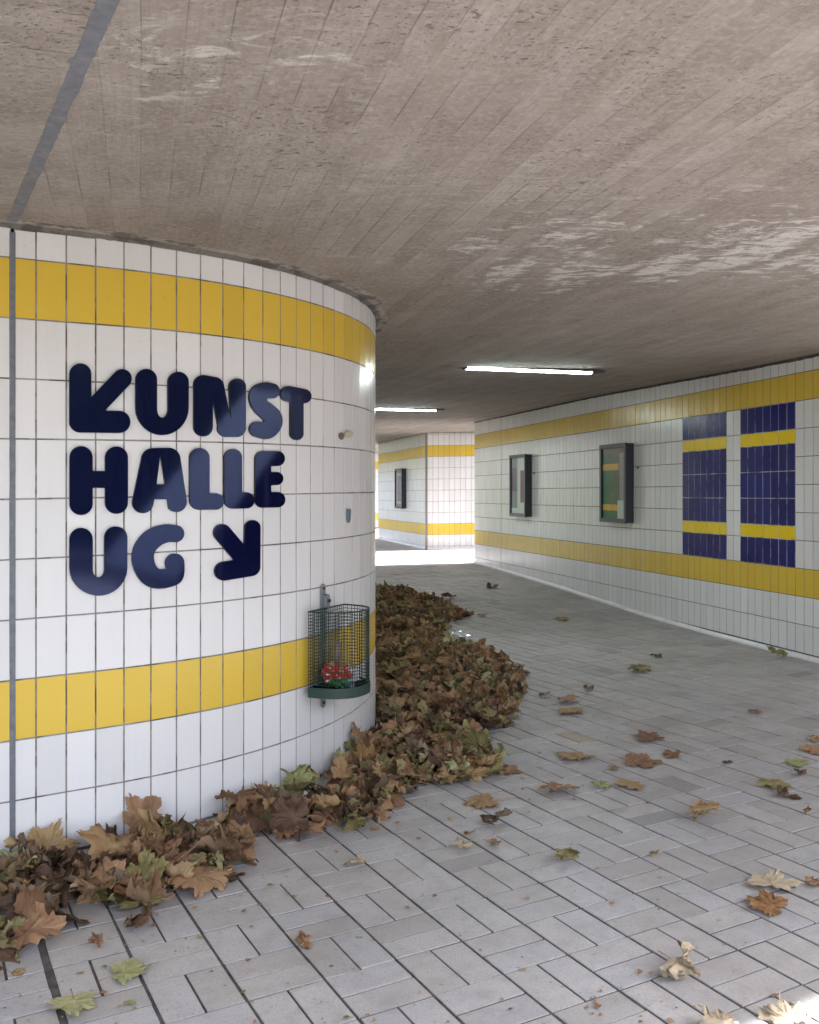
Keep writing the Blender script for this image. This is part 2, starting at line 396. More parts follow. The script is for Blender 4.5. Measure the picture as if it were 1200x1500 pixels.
def mortar_bead(mb, pos, ua, ub, flip=False, big=1.0):
    """rough mortar fillet where the tiles meet the ceiling"""
    n = int((ub - ua) / .02)
    prev = None
    for i in range(n + 1):
        u = ua + (ub - ua) * i / n
        w = big * (.020 + .006 * noise.noise(Vector((u * 9, 1.7, 0))) + .004 * noise.noise(Vector((u * 45, 0, 3))))
        dz = .013 + .005 * noise.noise(Vector((u * 22, 5, 1))) + .003 * noise.noise(Vector((u * 80, 5, 7)))
        ring = []
        for o, z in ((.0045, dz + .004), (.008, dz), (.008 + w * .5, dz * .55), (.008 + w, .001)):
            x, y = pos(u, o); ring.append((x, y, cz(x, y) - z))
        if prev:
            for k in range(3):
                pts = [prev[k], ring[k], ring[k + 1], prev[k + 1]]
                mb.poly(pts[::-1] if flip else pts, 0, .5, True)
        prev = ring

# ------------------------------------------------------------------ the walls
# left: curved wall
UJ = -.092                                           # vertical expansion joint
mb = MB(); tiled_wall(mb, cpos, -7.6, UJ - .006, UJ - .006)
tiled_wall(mb, cpos, UJ + .006, UARC + 11.7, 0.0, depth=.30)
w = tag(mb.build('curved_wall', [M['grout'], M['tile_white'], M['tile_yellow']]),
        'rounded white tiled wall with two yellow bands carrying the navy lettering', 'wall')
mb = MB(); skirting(mb, cpos, -7.6, UARC + 11.7); mb.build('skirting', [M['tile_white']], w)
mb = MB(); mortar_bead(mb, cpos, -7.6, UARC + 6, big=1.25); mb.build('mortar_fillet', [M['mortar']], w)
mb = MB(); pv = None
for i in range(900):
    u = -2.5 + i * .01
    a = .028 + .006 * noise.noise(Vector((u * 12, 0, 8))); b = .085 + .035 * noise.noise(Vector((u * 2.2, 3, 0))) + .018 * noise.noise(Vector((u * 13, 7, 0))) + .010 * noise.noise(Vector((u * 50, 7, 3)))
    A, B, C3 = cpos(u, a), cpos(u, max(a + .004, b)), cpos(u, (a + max(a + .004, b)) / 2)
    cur = [(A[0], A[1], cz(*A) - .0015), (C3[0], C3[1], cz(*C3) - .003), (B[0], B[1], cz(*B) - .0004)]
    if pv:
        for k in range(2): mb.poly([pv[k], cur[k], cur[k + 1], pv[k + 1]], 0, .5, True)
    pv = cur
M['smear'] = grout_mat('cement_smear', (.40, .365, .335), (.30, .27, .245)); mb.build('cement_smear', [M['smear']], w)
mb = MB()
zs = np.linspace(0, 1, 60)
for a, b in zip(zs, zs[1:]):
    def pt(f, s):
        wv = .0105 + .002 * noise.noise(Vector((f * 60, s * 3, 0)))
        x, y = cpos(UJ + s * wv, .0062); return (x, y, fz(x, y) + .01 + (2.64) * f)
    def pb(f, s):
        x, y = cpos(UJ + s * .0125, .0); return (x, y, fz(x, y) + .01 + (2.64) * f)
    mb.poly([pt(a, -1), pt(a, 1), pt(b, 1), pt(b, -1)], 0, .5, True)
    mb.poly([pb(a, -1), pt(a, -1), pt(b, -1), pb(b, -1)]); mb.poly([pt(a, 1), pb(a, 1), pb(b, 1), pt(b, 1)])
mb.build('expansion_joint', [M['sealant']], w)

# right: straight wall with the blue panels; u = 0 at the near end
RA, RB = (3.478 + .2556 * 1.15, 8.456 - 1.15), (1.203, 17.36)
rpos, RL = line_path(*RA, *RB, -1)
def r_u(px):                                        # arc length on the right wall of a photo column
    y = (3.478 + .2556 * 8.456) / ((px - 600) / F + .2556)
    return (y - RA[1]) / .9689
up1, up0 = r_u(1000.2), r_u(1165.4)
RTW = (up1 - up0) / 16
def panel_skip(col, r): return 3 <= r < 9 and (0 <= col < 7 or 9 <= col < 16)
uj = r_u(734.3)
mb = MB()
tiled_wall(mb, rpos, 0, uj - .004, up0, flip=True, skip=panel_skip, tw=RTW, topgap=.02)
tiled_wall(mb, rpos, uj + .004, RL, uj, flip=True, tw=RTW, topgap=.02)
rw = tag(mb.build('straight_wall', [M['grout_dark'], M['tile_white'], M['tile_yellow']]),
         'long straight white tiled wall with yellow bands and two dark blue tile panels', 'wall')
mb = MB(); skirting(mb, rpos, 0, RL, flip=True); mb.build('skirting', [M['tile_white']], rw)
mb = MB()
for a in range(40):
    z0, z1 = a / 40, (a + 1) / 40
    P_ = [rpos(uj - .007, .003), rpos(uj + .007, .003)]
    mb.poly([(P_[0][0], P_[0][1], fz(*P_[0]) + 2.7 * z0), (P_[0][0], P_[0][1], fz(*P_[0]) + 2.7 * z1),
             (P_[1][0], P_[1][1], fz(*P_[1]) + 2.7 * z1), (P_[1][0], P_[1][1], fz(*P_[1]) + 2.7 * z0)])
mb.build('expansion_joint', [M['joint']], rw)
def gap_shade(pos, ua, ub, parent):  # dark strip under the ceiling, stands in for the shade of the gap
    mb = MB(); n = int((ub - ua) / .03); pv = None
    for i in range(n + 1):
        u = ua + (ub - ua) * i / n; x, y = pos(u, .0052); d = .026 + .007 * noise.noise(Vector((u * 3, 4, 0))) + .006 * noise.noise(Vector((u * 14, 1, 6)))
        c_ = ((x, y, cz(x, y) - d), (x, y, cz(x, y) - .001))
        if pv: mb.poly([pv[0], pv[1], c_[1], c_[0]])
        pv = c_
    mb.build('painted_gap_shade', [M['joint']], parent)
gap_shade(rpos, 0, uj - .01, rw)
def blue_panel(c0, joints, label):
    mb = MB(); g = .0066
    def cell(ca, cb, ra, rb, m):
        a, b = up0 + ca * RTW + g / 2, up0 + cb * RTW - g / 2
        tx, tz = rnd.gauss(0, .0005), rnd.gauss(0, .0006); tn = min(1, max(0, rnd.gauss(.5, .22))); O, I = [], []
        for u, r_, sx, sz in ((a, ra, 1, 1), (b, ra, -1, 1), (b, rb, -1, -1), (a, rb, 1, -1)):
            x, y = rpos(u, .0012); O.append((x, y, rowz(r_, x) + sz * g / 2))
            x, y = rpos(u + sx * .0012, .0028 - sx * tx - sz * tz); I.append((x, y, rowz(r_, x) + sz * (g / 2 + .0012)))
        b0 = len(mb.v); mb.v.extend(O + I)
        for fc in [(4, 5, 6, 7), (0, 1, 5, 4), (1, 2, 6, 5), (2, 3, 7, 6), (3, 0, 4, 7)]: mb.face([b0 + i for i in fc[::-1]], m, tn)
    pts = [rpos(up0 + c0 * RTW, .0007), rpos(up0 + (c0 + 7) * RTW, .0007)]
    mb.poly([(pts[1][0], pts[1][1], rowz(3, pts[1][0])), (pts[0][0], pts[0][1], rowz(3, pts[0][0])),
             (pts[0][0], pts[0][1], rowz(9, pts[0][0])), (pts[1][0], pts[1][1], rowz(9, pts[1][0]))])
    for ra, rb in ((3, 4), (4.5, 5.5), (5.5, 6.5), (6.5, 7.5), (8, 9)):
        for c in range(7): cell(c0 + c, c0 + c + 1, ra, rb, 1)
    for ra, rb in ((4, 4.5), (7.5, 8)):
        for ja, jb in zip(joints, joints[1:]): cell(c0 + ja, c0 + jb, ra, rb, 2)
    o = mb.build('tile_panel', [M['grout_light'], M['tile_blue'], M['tile_gold']], rw); o['label'] = label
blue_panel(0, (0, 2, 4, 6, 7), 'wider looking near panel of dark blue tiles crossed by two bright yellow strips')
blue_panel(9, (0, 1, 3, 5, 7), 'farther panel of dark blue tiles crossed by two bright yellow strips')

# far walls
fpos, FL = line_path(.38, 21.0, 4.2, 21.0, 1)
mb = MB(); tiled_wall(mb, fpos, .012, FL, .02, tw=.1227, topgap=.012, depth=.25)
fw = tag(mb.build('stair_wall', [M['grout'], M['tile_white'], M['tile_yellow']]),
         'short white tiled wall with yellow bands facing the camera at the far opening', 'wall')
mb = MB(); skirting(mb, fpos, .012, FL); mb.build('skirting', [M['tile_white']], fw)
spos, SLN = line_path(.38, 21.02, -.85, 25.6, -1)
mb = MB(); tiled_wall(mb, spos, 0, SLN, .0, flip=True, topgap=.012)
sw = tag(mb.build('side_wall', [M['grout'], M['tile_white'], M['tile_yellow']]),
         'far white tiled wall with yellow bands receding beyond the grey corner strip', 'wall')
mb = MB(); skirting(mb, spos, 0, SLN, flip=True); mb.build('skirting', [M['tile_white']], sw)
mb = MB(); zf = fz(.38, 21); mb.box((.375, 20.995, zf + 1.31), .045, .045, 2.60, bev=.004); mb.build('corner_strip', [M['corner_trim']], sw)
epos, EL = line_path(-7.5, 32.0, 4.2, 32.0, 1)
mb = MB(); tiled_wall(mb, epos, 0, EL, 0, topgap=.012)
ew = tag(mb.build('end_wall', [M['grout'], M['tile_white'], M['tile_yellow']]),
         'sliver of the tiled wall closing the far end of the underpass', 'wall')

# ------------------------------------------------------------------ ceiling slab
# edge of the slab runs over the photographer's head; left of the sealed joint the boards turn crosswise
JA, JB = (-1.665, 3.915), (-.683, 2.134)
jd = Vector((JB[0] - JA[0], JB[1] - JA[1])).normalized()
def grid_ceiling(poly, name, mats, parent=None, res=.5):
    """sheet of the given outline cut into cells so that it follows the gentle rise of the passage, plus 0.5 m of slab above"""
    bm = bmesh.new()
    f = bm.faces.new([bm.verts.new((x, y, 0)) for x, y in poly])
    ys = [p[1] for p in poly]
    for y in np.arange(math.floor(min(ys)), max(ys), 1.0):
        bmesh.ops.bisect_plane(bm, geom=list(bm.verts) + list(bm.edges) + list(bm.faces), plane_co=(0, y, 0), plane_no=(0, 1, 0))
    ext = bmesh.ops.extrude_face_region(bm, geom=list(bm.faces))
    top = {v for v in ext['geom'] if isinstance(v, bmesh.types.BMVert)}
    for v in bm.verts: v.co.z = cz(v.co.x, v.co.y) + (.55 if v in top else 0)
    bmesh.ops.recalc_face_normals(bm, faces=list(bm.faces))
    me = bpy.data.meshes.new(name); bm.to_mesh(me); bm.free()
    for m in mats: me.materials.append(m)
    o = bpy.data.objects.new(name, me); COL.objects.link(o)
    if parent: o.parent = parent
    return o
def along(t): return (JA[0] + jd.x * t, JA[1] + jd.y * t)
# where the joint line meets the slab edge
tj = 0
for k in range(2000):
    q = along(k * .005)
    if q[1] < .9 + .09 * (q[0] - .70): tj = k * .005; break
je = along(tj)
HEAD = (-.34 - .0, 3.6)
main = [along(-6.0), je, (.70, .9), (1.15, 1.72), (3.685, 2.975), (4.3, 3.32), (5.6, 4.17), (6.4, 4.8), (6.4, 7.25), (4.9, 7.9), (2.0, 17.36), (1.85, 17.36), (1.85, 21.25), (1.2, 21.25), (1.0, 33), (-7.6, 33), (-7.6, 31.2), (-3.4, 31.2), (-3.4, 18.6), (-9, 18.6), (-9, along(-6.0)[1])]
ceil = tag(grid_ceiling(main, 'ceiling', [M['ceiling']]), kind='structure')
left = [along(-6.0), (-12, along(-6)[1]), (-12, -.25), je]
c2 = tag(grid_ceiling(left, 'ceiling_bay', [M['ceiling_cross']]), kind='structure')
mb = MB(); N = 420
prev = None
for i in range(N + 1):
    t_ = -.12 + (tj + .1) * i / N
    q = along(t_); nx, ny = -jd.y, jd.x
    wl = .024 + .004 * noise.noise(Vector((t_ * 6, 0, 0))) + .003 * noise.noise(Vector((t_ * 34, 3, 0))) + max(0, .03 * (noise.noise(Vector((t_ * 11, 9, 2))) - .42))
    wr = .022 + .004 * noise.noise(Vector((t_ * 7, 9, 0))) + .003 * noise.noise(Vector((t_ * 40, 13, 0)))
    ring = []
    for o, dz in ((-wl, .0005), (-wl * .85, .0022), (0, .0026), (wr * .85, .0022), (wr, .0005)):
        x, y = q[0] + nx * o, q[1] + ny * o; ring.append((x, y, cz(x, y) - dz))
    if prev:
        for k in range(4): mb.poly([prev[k], prev[k + 1], ring[k + 1], ring[k]], 0, .5, True)
    prev = ring
mb.build('sealed_joint', [M['sealant']], ceil)
mb = MB()                                           # thin joint across the ceiling at the far expansion joint
q0 = rpos(uj, 0); q1 = (q0[0] - 5 * .9689 - .15, q0[1] - 5 * .2476 + 1.2)
for i in range(20):
    a, b = i / 20, (i + 1) / 20
    A = (q0[0] + (q1[0] - q0[0]) * a, q0[1] + (q1[1] - q0[1]) * a); B = (q0[0] + (q1[0] - q0[0]) * b, q0[1] + (q1[1] - q0[1]) * b)
    mb.poly([(A[0], A[1] - .012, cz(*A) - .002), (B[0], B[1] - .012, cz(*B) - .002), (B[0], B[1] + .012, cz(*B) - .002), (A[0], A[1] + .012, cz(*A) - .002)])
mb.build('expansion_joint', [M['joint']], ceil)

# ------------------------------------------------------------------ floor: basket-weave pavers
MOD = .2555; FO = (-.4025, 3.790); FA = R(-62.1)
uh = (math.cos(FA), math.sin(FA)); vh = (-uh[1], uh[0])
def fl(i, j): return (FO[0] + MOD * (i * uh[0] + j * vh[0]), FO[1] + MOD * (i * uh[1] + j * vh[1]))
def in_passage(x, y):
    if y < 1.2 or y > 32.3: return False
    if y < 7.25:
        if x > 5.4 or x < -3.6: return False
    xr = 3.478 - .2556 * (y - 8.456)
    if 17.3 < y < 21.1: xr = 1.6  # unseen pavers left off; bare dark bedding cuts bounce on the far wall
    if y > 25.5: xr = 4.3
    if y < 7.25: xr = 5.4
    xl = -.25 - .2556 * (y - 6.7) if y > 6 else -9
    if 18.2 < y < 31.5: xl = -6.5
    if x > xr + .15 or x < xl - .15: return False
    if y < 6.8:                                     # behind the curved wall
        for k in range(-30, 40, 2):
            cx, cy, th = curve(k * .1)
            d = (x - cx) * math.sin(th) - (y - cy) * math.cos(th)
            if abs((x - cx) * math.cos(th) + (y - cy) * math.sin(th)) < .11 and d < -.3 and d > -2.5: return False
    return True
mb = MB()
tan_xy = floor_at(865, 1081)
best = None
for i in range(-125, 22):
    for j in range(-60, 90):
        c = fl(i + .5, j + .5)
        if not in_passage(*c): continue
        jj = [.0035, .0035, .0035, .0035]           # joint halves: u-, u+, v-, v+
        for h in (0, 1):
            if (i + j) % 2 == 0: a0, a1, b0, b1 = i + h * .5, i + h * .5 + .5, j, j + 1
            else: a0, a1, b0, b1 = i, i + 1, j + h * .5, j + h * .5 + .5
            e = .0038 / MOD; ev0 = (.013 if b0 == -4 else .0056) / MOD; ev1 = (.013 if b1 == -4 else .0056) / MOD
            if b0 % 1: ev0 = e
            if b1 % 1: ev1 = e
            r1 = lambda: rnd.uniform(-.0012, .0012) / MOD
            A0, A1, B0, B1 = a0 + e + r1(), a1 - e + r1(), b0 + ev0 + r1(), b1 - ev1 + r1()
            dz = max(-.0009, min(.0014, rnd.gauss(0, .0006))); tz1, tz2 = (max(-.0007, min(.0007, rnd.gauss(0, .0005))) for _ in range(2))
            tn = rnd.random(); tn = .08 + .78 * tn if rnd.random() < .95 else rnd.choice((.0, 1.0)); bv = .0013 / MOD
            O, I = [], []
            for p, q, s1, s2 in ((A0, B0, 1, 1), (A1, B0, -1, 1), (A1, B1, -1, -1), (A0, B1, 1, -1)):
                x, y = fl(p, q); O.append((x, y, fz(x, y) - .006))
                x, y = fl(p + s1 * bv * .35, q + s2 * bv * .35); O.append((x, y, fz(x, y) - .0009 + dz))
                x, y = fl(p + s1 * bv, q + s2 * bv); I.append((x, y, fz(x, y) + dz + s1 * tz1 + s2 * tz2))
            cxy = fl((a0 + a1) / 2, (b0 + b1) / 2); dist = math.hypot(cxy[0] - tan_xy[0], cxy[1] - tan_xy[1])
            b = len(mb.v); mb.v.extend(O + I); nf = len(mb.f)
            mb.face((b + 8, b + 9, b + 10, b + 11), 0, tn)
            for k in range(4):
                k2 = (k + 1) % 4
                mb.face((b + 2 * k + 1, b + 2 * k2 + 1, b + 8 + k2, b + 8 + k), 0, tn)
                mb.face((b + 2 * k, b + 2 * k2, b + 2 * k2 + 1, b + 2 * k + 1), 0, tn * .5)
            if best is None or dist < best[0]: best = (dist, nf)
for k in range(9): mb.m[best[1] + k] = 1
fo = tag(mb.build('floor', [M['paver'], M['paver_tan']]), kind='structure')
# bedding under the pavers, sloping with them
mb = MB()
xs = np.arange(-10, 14.1, 1.0); ysg = np.concatenate([np.arange(-8, 9.5, .5), np.arange(9.5, 22, .1), np.arange(22, 34.2, .5)])
for xa, xb in zip(xs, xs[1:]):
    for ya, yb in zip(ysg, ysg[1:]):
        mb.poly([(xa, ya, fz(xa, ya) - .0038), (xb, ya, fz(xb, ya) - .0038), (xb, yb, fz(xb, yb) - .0038), (xa, yb, fz(xa, yb) - .0038)], 0, .5, True)
tag(mb.build('floor_bedding', [M['joint']]), kind='structure')

# ------------------------------------------------------------------ outside: forecourt, ground, added hedge and ramp
t = NT('forecourt_slabs'); co = t.coords()
br = t.new('ShaderNodeTexBrick'); t.l.new(t.mapping(co, rot=(0, 0, R(28))), br.inputs[0]); br.inputs['Scale'].default_value = 1.0
br.inputs['Brick Width'].default_value = .256; br.inputs['Row Height'].default_value = .128; br.inputs['Mortar Size'].default_value = .004
for k, c in (('Color1', (.46, .43, .41)), ('Color2', (.42, .395, .38)), ('Mortar', (.08, .075, .07))): br.inputs[k].default_value = (*c, 1)
n = t.noise(co, 1.3, 5); t.base(t.mix(t.ramp(n, .4, .7, 0, .35), br.outputs[0], (.2, .185, .17))); t.set(Roughness=.8); M['forecourt'] = t.mat
t = NT('grass'); n = t.noise(t.coords(), 3, 6, .7); t.base(t.cramp(n, [(.3, (.035, .055, .018)), (.7, (.075, .10, .03))])); t.set(Roughness=.9); M['grass'] = t.mat
mb = MB()
def gz(x, y): return fz(x, y) - .012
xs = np.linspace(-14, 22, 37); ys_ = np.linspace(-22, 4.0, 27)
for xa, xb in zip(xs, xs[1:]):
    for ya, yb in zip(ys_, ys_[1:]):
        mb.poly([(xa, ya, gz(xa, ya)), (xb, ya, gz(xb, ya)), (xb, yb, gz(xb, yb)), (xa, yb, gz(xa, yb))])
xs = np.linspace(5.6, 26, 21); ys_ = np.linspace(4.0, 34, 31)
for xa, xb in zip(xs, xs[1:]):
    for ya, yb in zip(ys_, ys_[1:]):
        mb.poly([(xa, ya, gz(xa, ya)), (xb, ya, gz(xb, ya)), (xb, yb, gz(xb, yb)), (xa, yb, gz(xa, yb))])
tag(mb.build('forecourt', [M['forecourt']]), kind='structure')
mb = MB(); mb.poly([(-600, -600, -.35), (600, -600, -.35), (600, 600, -.35), (-600, 600, -.35)])
tag(mb.build('ground', [M['grass']]), kind='structure')

t = NT('hedge_leaves'); ti = t.attr('tint'); t.base(t.cramp(ti, [(0, (.022, .038, .012)), (.6, (.045, .075, .02)), (1, (.08, .105, .03))])); t.set(Roughness=.55); M['hedge'] = t.mat
t = NT('hedge_twigs'); t.base((.05, .038, .028)); t.set(Roughness=.9); M['twig'] = t.mat
def hedge(name, a, b, h, dep, label, n, ls=(.05, .10)):
    L = math.hypot(b[0] - a[0], b[1] - a[1]); d = Vector(((b[0] - a[0]) / L, (b[1] - a[1]) / L, 0)); nn = Vector((-d.y, d.x, 0))
    mb = MB(); rr = random.Random(len(label))
    for _ in range(n):
        t_ = rr.random() * L; z = rr.random() ** .8 * h * (1 + .10 * noise.noise(Vector((t_ * .8, 2, 0))))
        s = rr.choice((-1, 1)) * (dep / 2) * (rr.random() ** .35) * (1 + .25 * noise.noise(Vector((t_ * 1.2, z, 4))))
        p = Vector((a[0], a[1], 0)) + d * t_ + nn * s; p.z = cross(p.x) - .03 + z
        q = Euler((rr.uniform(0, 6), rr.uniform(0, 6), rr.uniform(0, 6))).to_matrix(); k = rr.uniform(*ls)
        mb.poly([p + q @ Vector(v) * k for v in ((-1, 0, 0), (0, -.5, .1), (1, 0, 0), (0, .5, .1))], 0, rr.random())
    o = tag(mb.build(name, [M['hedge']]), label, 'hedge')
    mb = MB()
    for k in range(int(L / .6)):
        p = Vector((a[0], a[1], 0)) + d * (k * .6 + .3); z0 = cross(p.x) - .05
        mb.tube([(p.x, p.y, z0), (p.x + .05, p.y, z0 + h * .5), (p.x - .05, p.y + .05, z0 + h * .85)], [.035, .025, .008], 5)
    mb.build('stem', [M['twig']], o)
    mb = MB(); c = (Vector((a[0], a[1], 0)) + Vector((b[0], b[1], 0))) / 2
    mb.box((c.x, c.y, h * .46), dep * .5, L - .3, h * .9, bev=.1); mb.build('solid_core', [M['hedge']], o)  # solid dark core added so nothing shows through the leaves
t = NT('stair_concrete'); n = t.noise(t.coords(), 4, 5); t.base(t.cramp(n, [(.3, (.16, .15, .14)), (.7, (.24, .225, .21))])); t.set(Roughness=.85); M['stair'] = t.mat
hedge('hedge', (11.9, -15), (11.9, 10), 5.0, 1.0, 'tall dark clipped hedge behind the pale ramp outside the underpass', 30000, (.09, .19))  # out of view, added so the navy letters reflect something dark
t = NT('added_ramp_concrete'); n = t.noise(t.coords(), 3, 5); t.base(t.cramp(n, [(.3, (.60, .59, .58)), (.7, (.74, .73, .72))])); t.set(Roughness=.8); M['ramp'] = t.mat
rp = empty('ramp', (9.3, 0, 0), 'unseen pale ramp added outside for light bands reflected in the letters', 'ramp')  # unseen, added and sloped to give the letters slanted reflected bands
def prism(name, x0, x1, pts, mat, parent):
    mb = MB(); A = [(x0, y, z) for y, z in pts]; B = [(x1, y, z) for y, z in pts]; n = len(pts)
    mb.poly(A); mb.poly(B[::-1])
    for k in range(n): mb.poly([A[k], A[(k + 1) % n], B[(k + 1) % n], B[k]])
    return mb.build(name, [mat], parent)
zu = lambda y: 1.95 + .27 * (y - .2)
zl = lambda y: max(.02, .29 + .30 * y)
prism('added_parapet', 9.0, 9.22, [(-6.9, .02), (-6.9, zu(-6.9) + .08), (9.5, zu(9.5)), (9.5, zl(9.5)), (-.9, .02)], M['ramp'], rp)
prism('added_deck', 9.22, 10.9, [(-6.9, -.02), (-6.9, .02), (9.5, zl(9.5) + .35), (9.5, zl(9.5) + .1), (-.7, .02)], M['stair'], rp)
for y in (2.2, 5.4, 8.6): prism('added_pillar', 9.4, 9.7, [(y, -.2), (y, zl(y) + .1), (y + .3, zl(y) + .15), (y + .3, -.2)], M['stair'], rp)

# stair up to the street beyond the far opening
mb = MB(); mb.box((6.55, RA[1] + .22, 1.5), 5.1, .30, 4.0, bev=.01)
tag(mb.build('unseen_retaining_wall', [M['stair']]), 'grey concrete retaining wall turning off from the near end of the straight wall', 'wall')
mb = MB(); mb.box((5.4, 17.20, 1.5), 7.6, .26, 4.2, bev=.01)  # unseen wall added to cut sky light on the far facing wall
tag(mb.build('unseen_retaining_wall', [M['stair']]), 'unseen grey wall added beside the far steps to cut sky light', 'wall')
mb = MB()
for k in range(9):
    mb.box((7.3 + k * .32, 19.2, fz(7, 19.2) + .08 + k * .16 - .01), .32, 3.4, .16 + .02, bev=.006)
tag(mb.build('stairway', [M['stair']]), 'concrete steps rising to the street beyond the far opening', 'stairs')

# ------------------------------------------------------------------ display cases
def display_case(pos_u, u_near, L, zlo, zhi, label, group, art, d=.122):
    """pos_u(u, off): wall plan; u grows away from the camera; the case runs from u_near to u_near + L"""
    cx, cy = pos_u(u_near + L / 2, 0); base = cross(cx)
    root = empty('display_case', (cx, cy, base + zlo), label, 'display case', group)
    ax, ay = pos_u(0, 0); bx, by = pos_u(1, 0); ox, oy = pos_u(0, 1)
    rot = Matrix(((bx - ax, ox - ax, 0), (by - ay, oy - ay, 0), (0, 0, 1)))
    def C(u, off, z):
        x, y = pos_u(u, off); return (x, y, base + z)
    H = zhi - zlo; um = u_near + L / 2; zm = (zlo + zhi) / 2; fw = .052
    mb = MB(); mb.box(C(um, .050, zm), L - .012, .084, H - .012, rot=rot, bev=.004); mb.build('body', [M['case']], root)
    mb = MB(); off = d - .015
    mb.box(C(um, off, zhi - fw / 2), L, .030, fw, rot=rot, bev=.003); mb.box(C(um, off, zlo + fw / 2), L, .030, fw, rot=rot, bev=.003)
    mb.box(C(u_near + fw / 2, off - .001, zm), fw, .028, H - 2 * fw + .002, rot=rot, bev=.003)
    mb.box(C(u_near + L - fw / 2, off - .001, zm), fw, .028, H - 2 * fw + .002, rot=rot, bev=.003)
    mb.build('door_frame', [M['case']], root)
    mb = MB(); mb.box(C(um, d - .018, zm), L - 2 * fw + .006, .004, H - 2 * fw + .006, rot=rot); mb.build('glass_pane', [M['glass']], root)
    mb = MB(); mats = []
    w0, w1, z0, z1 = u_near + L - fw + .004, u_near + fw - .004, zlo + fw - .004, zhi - fw + .004   # as seen: left edge is far
    for k, (fx0, fx1, fy0, fy1, m, lift) in enumerate(art):
        if M[m] not in mats: mats.append(M[m])
        o_ = .0935 + .0006 * lift
        pts = [C(w0 + (w1 - w0) * fx0, o_, z1 + (z0 - z1) * fy1), C(w0 + (w1 - w0) * fx1, o_, z1 + (z0 - z1) * fy1),
               C(w0 + (w1 - w0) * fx1, o_, z1 + (z0 - z1) * fy0), C(w0 + (w1 - w0) * fx0, o_, z1 + (z0 - z1) * fy0)]
        mb.poly(pts, mats.index(M[m]))
    mb.build('poster', mats, root)
    for zz in (zlo + H * .2, zhi - H * .2):
        mb = MB(); x, y, z = C(u_near + L + .004, d - .02, zz); mb.tube([(x, y, z - .03), (x, y, z + .03)], .006, 8); mb.build('hinge', [M['zinc']], root)
    return root
G1 = 'display cases on the tiled walls'
display_case(lambda u, o: rpos(u, o), r_u(929.6), .715, 1.106, 2.086,
    'dark display case with a green and yellow reflection painted on its sheet, nearest to the blue tile panels', G1,
    [(0, 1, 0, 1, 'refl_green', 0), (.30, .72, .08, .92, 'p_moss', 1), (0, 1, 0, .075, 'p_brown', 2), (0, .70, .225, .315, 'refl_orange', 3),  # green field and yellow bands: a glass reflection painted on the sheet
     (0, .70, .80, .885, 'refl_orange', 3), (.74, 1, .075, 1, 'p_pink', 4), (.66, 1, .74, 1, 'p_white', 5)])
display_case(lambda u, o: rpos(u, o), r_u(779.8), .704, 1.104, 2.088,
    'dark display case holding a white sheet with a red brown picture on the straight wall', G1,
    [(0, 1, 0, 1, 'p_white', 0), (0, .42, .0, .9, 'p_grey', 1), (.02, .36, .18, .60, 'p_plum', 2), (.05, .30, .62, .88, 'p_grey', 3), (0, .25, .9, 1, 'p_white', 2), (.64, .98, .23, .80, 'p_red', 2)])
display_case(lambda u, o: spos(u, o), 1.754, .70, 1.11, 2.09,
    'dark display case on the farthest side wall, beyond the grey corner strip', G1,
    [(0, 1, 0, 1, 'p_plum', 0), (.12, .9, .08, .92, 'p_pink', 1), (.2, .82, .14, .86, 'p_plum', 2)])

# ------------------------------------------------------------------ ceiling lamps
def ceiling_lamp(cx, cy, L, ang, label):
    root = empty('ceiling_lamp', (cx, cy, cz(cx, cy)), label, 'lamp', 'strip lamps on the ceiling')
    rot = Matrix.Rotation(ang, 3, 'Z'); z = cz(cx, cy) + .012 * 0
    mb = MB(); mb.box((cx, cy, z - .006), L + .26, .11, .014, rot=rot, bev=.003)
    mb.build('housing', [M['housing']], root)
    mb = MB(); e = rot @ Vector(((L + .05) / 2, 0, 0))
    prof = [(-.040, -.012), (-.036, -.022), (-.018, -.028), (.018, -.028), (.036, -.022), (.040, -.012)]
    for s, l in ((-1, L / 2), (1, L / 2)): pass
    a = [Vector((-L / 2, y, zz)) for y, zz in prof]; b = [Vector((L / 2, y, zz)) for y, zz in prof]
    o = Vector((cx, cy, z)); A = [o + rot @ p for p in a]; B = [o + rot @ p for p in b]
    for k in range(5): mb.poly([A[k], B[k], B[k + 1], A[k + 1]])
    mb.poly(A); mb.poly(B[::-1]); mb.build('diffuser', [M['diffuser']], root)
    for s in (-1, 1):
        mb = MB(); mb.box(o + rot @ Vector((s * (L / 2 + .02), 0, -.019)), .035, .082, .018, rot=rot, bev=.004); mb.build('end_cap', [M['housing']], root)
    return root
LA = R(16)
ceiling_lamp(1.145, 8.93, 1.27, LA, 'lit strip lamp on the ceiling nearest to the camera')
ceiling_lamp(-.23, 13.95, 1.27, R(14), 'lit strip lamp farther down the passage, partly behind the curved wall')

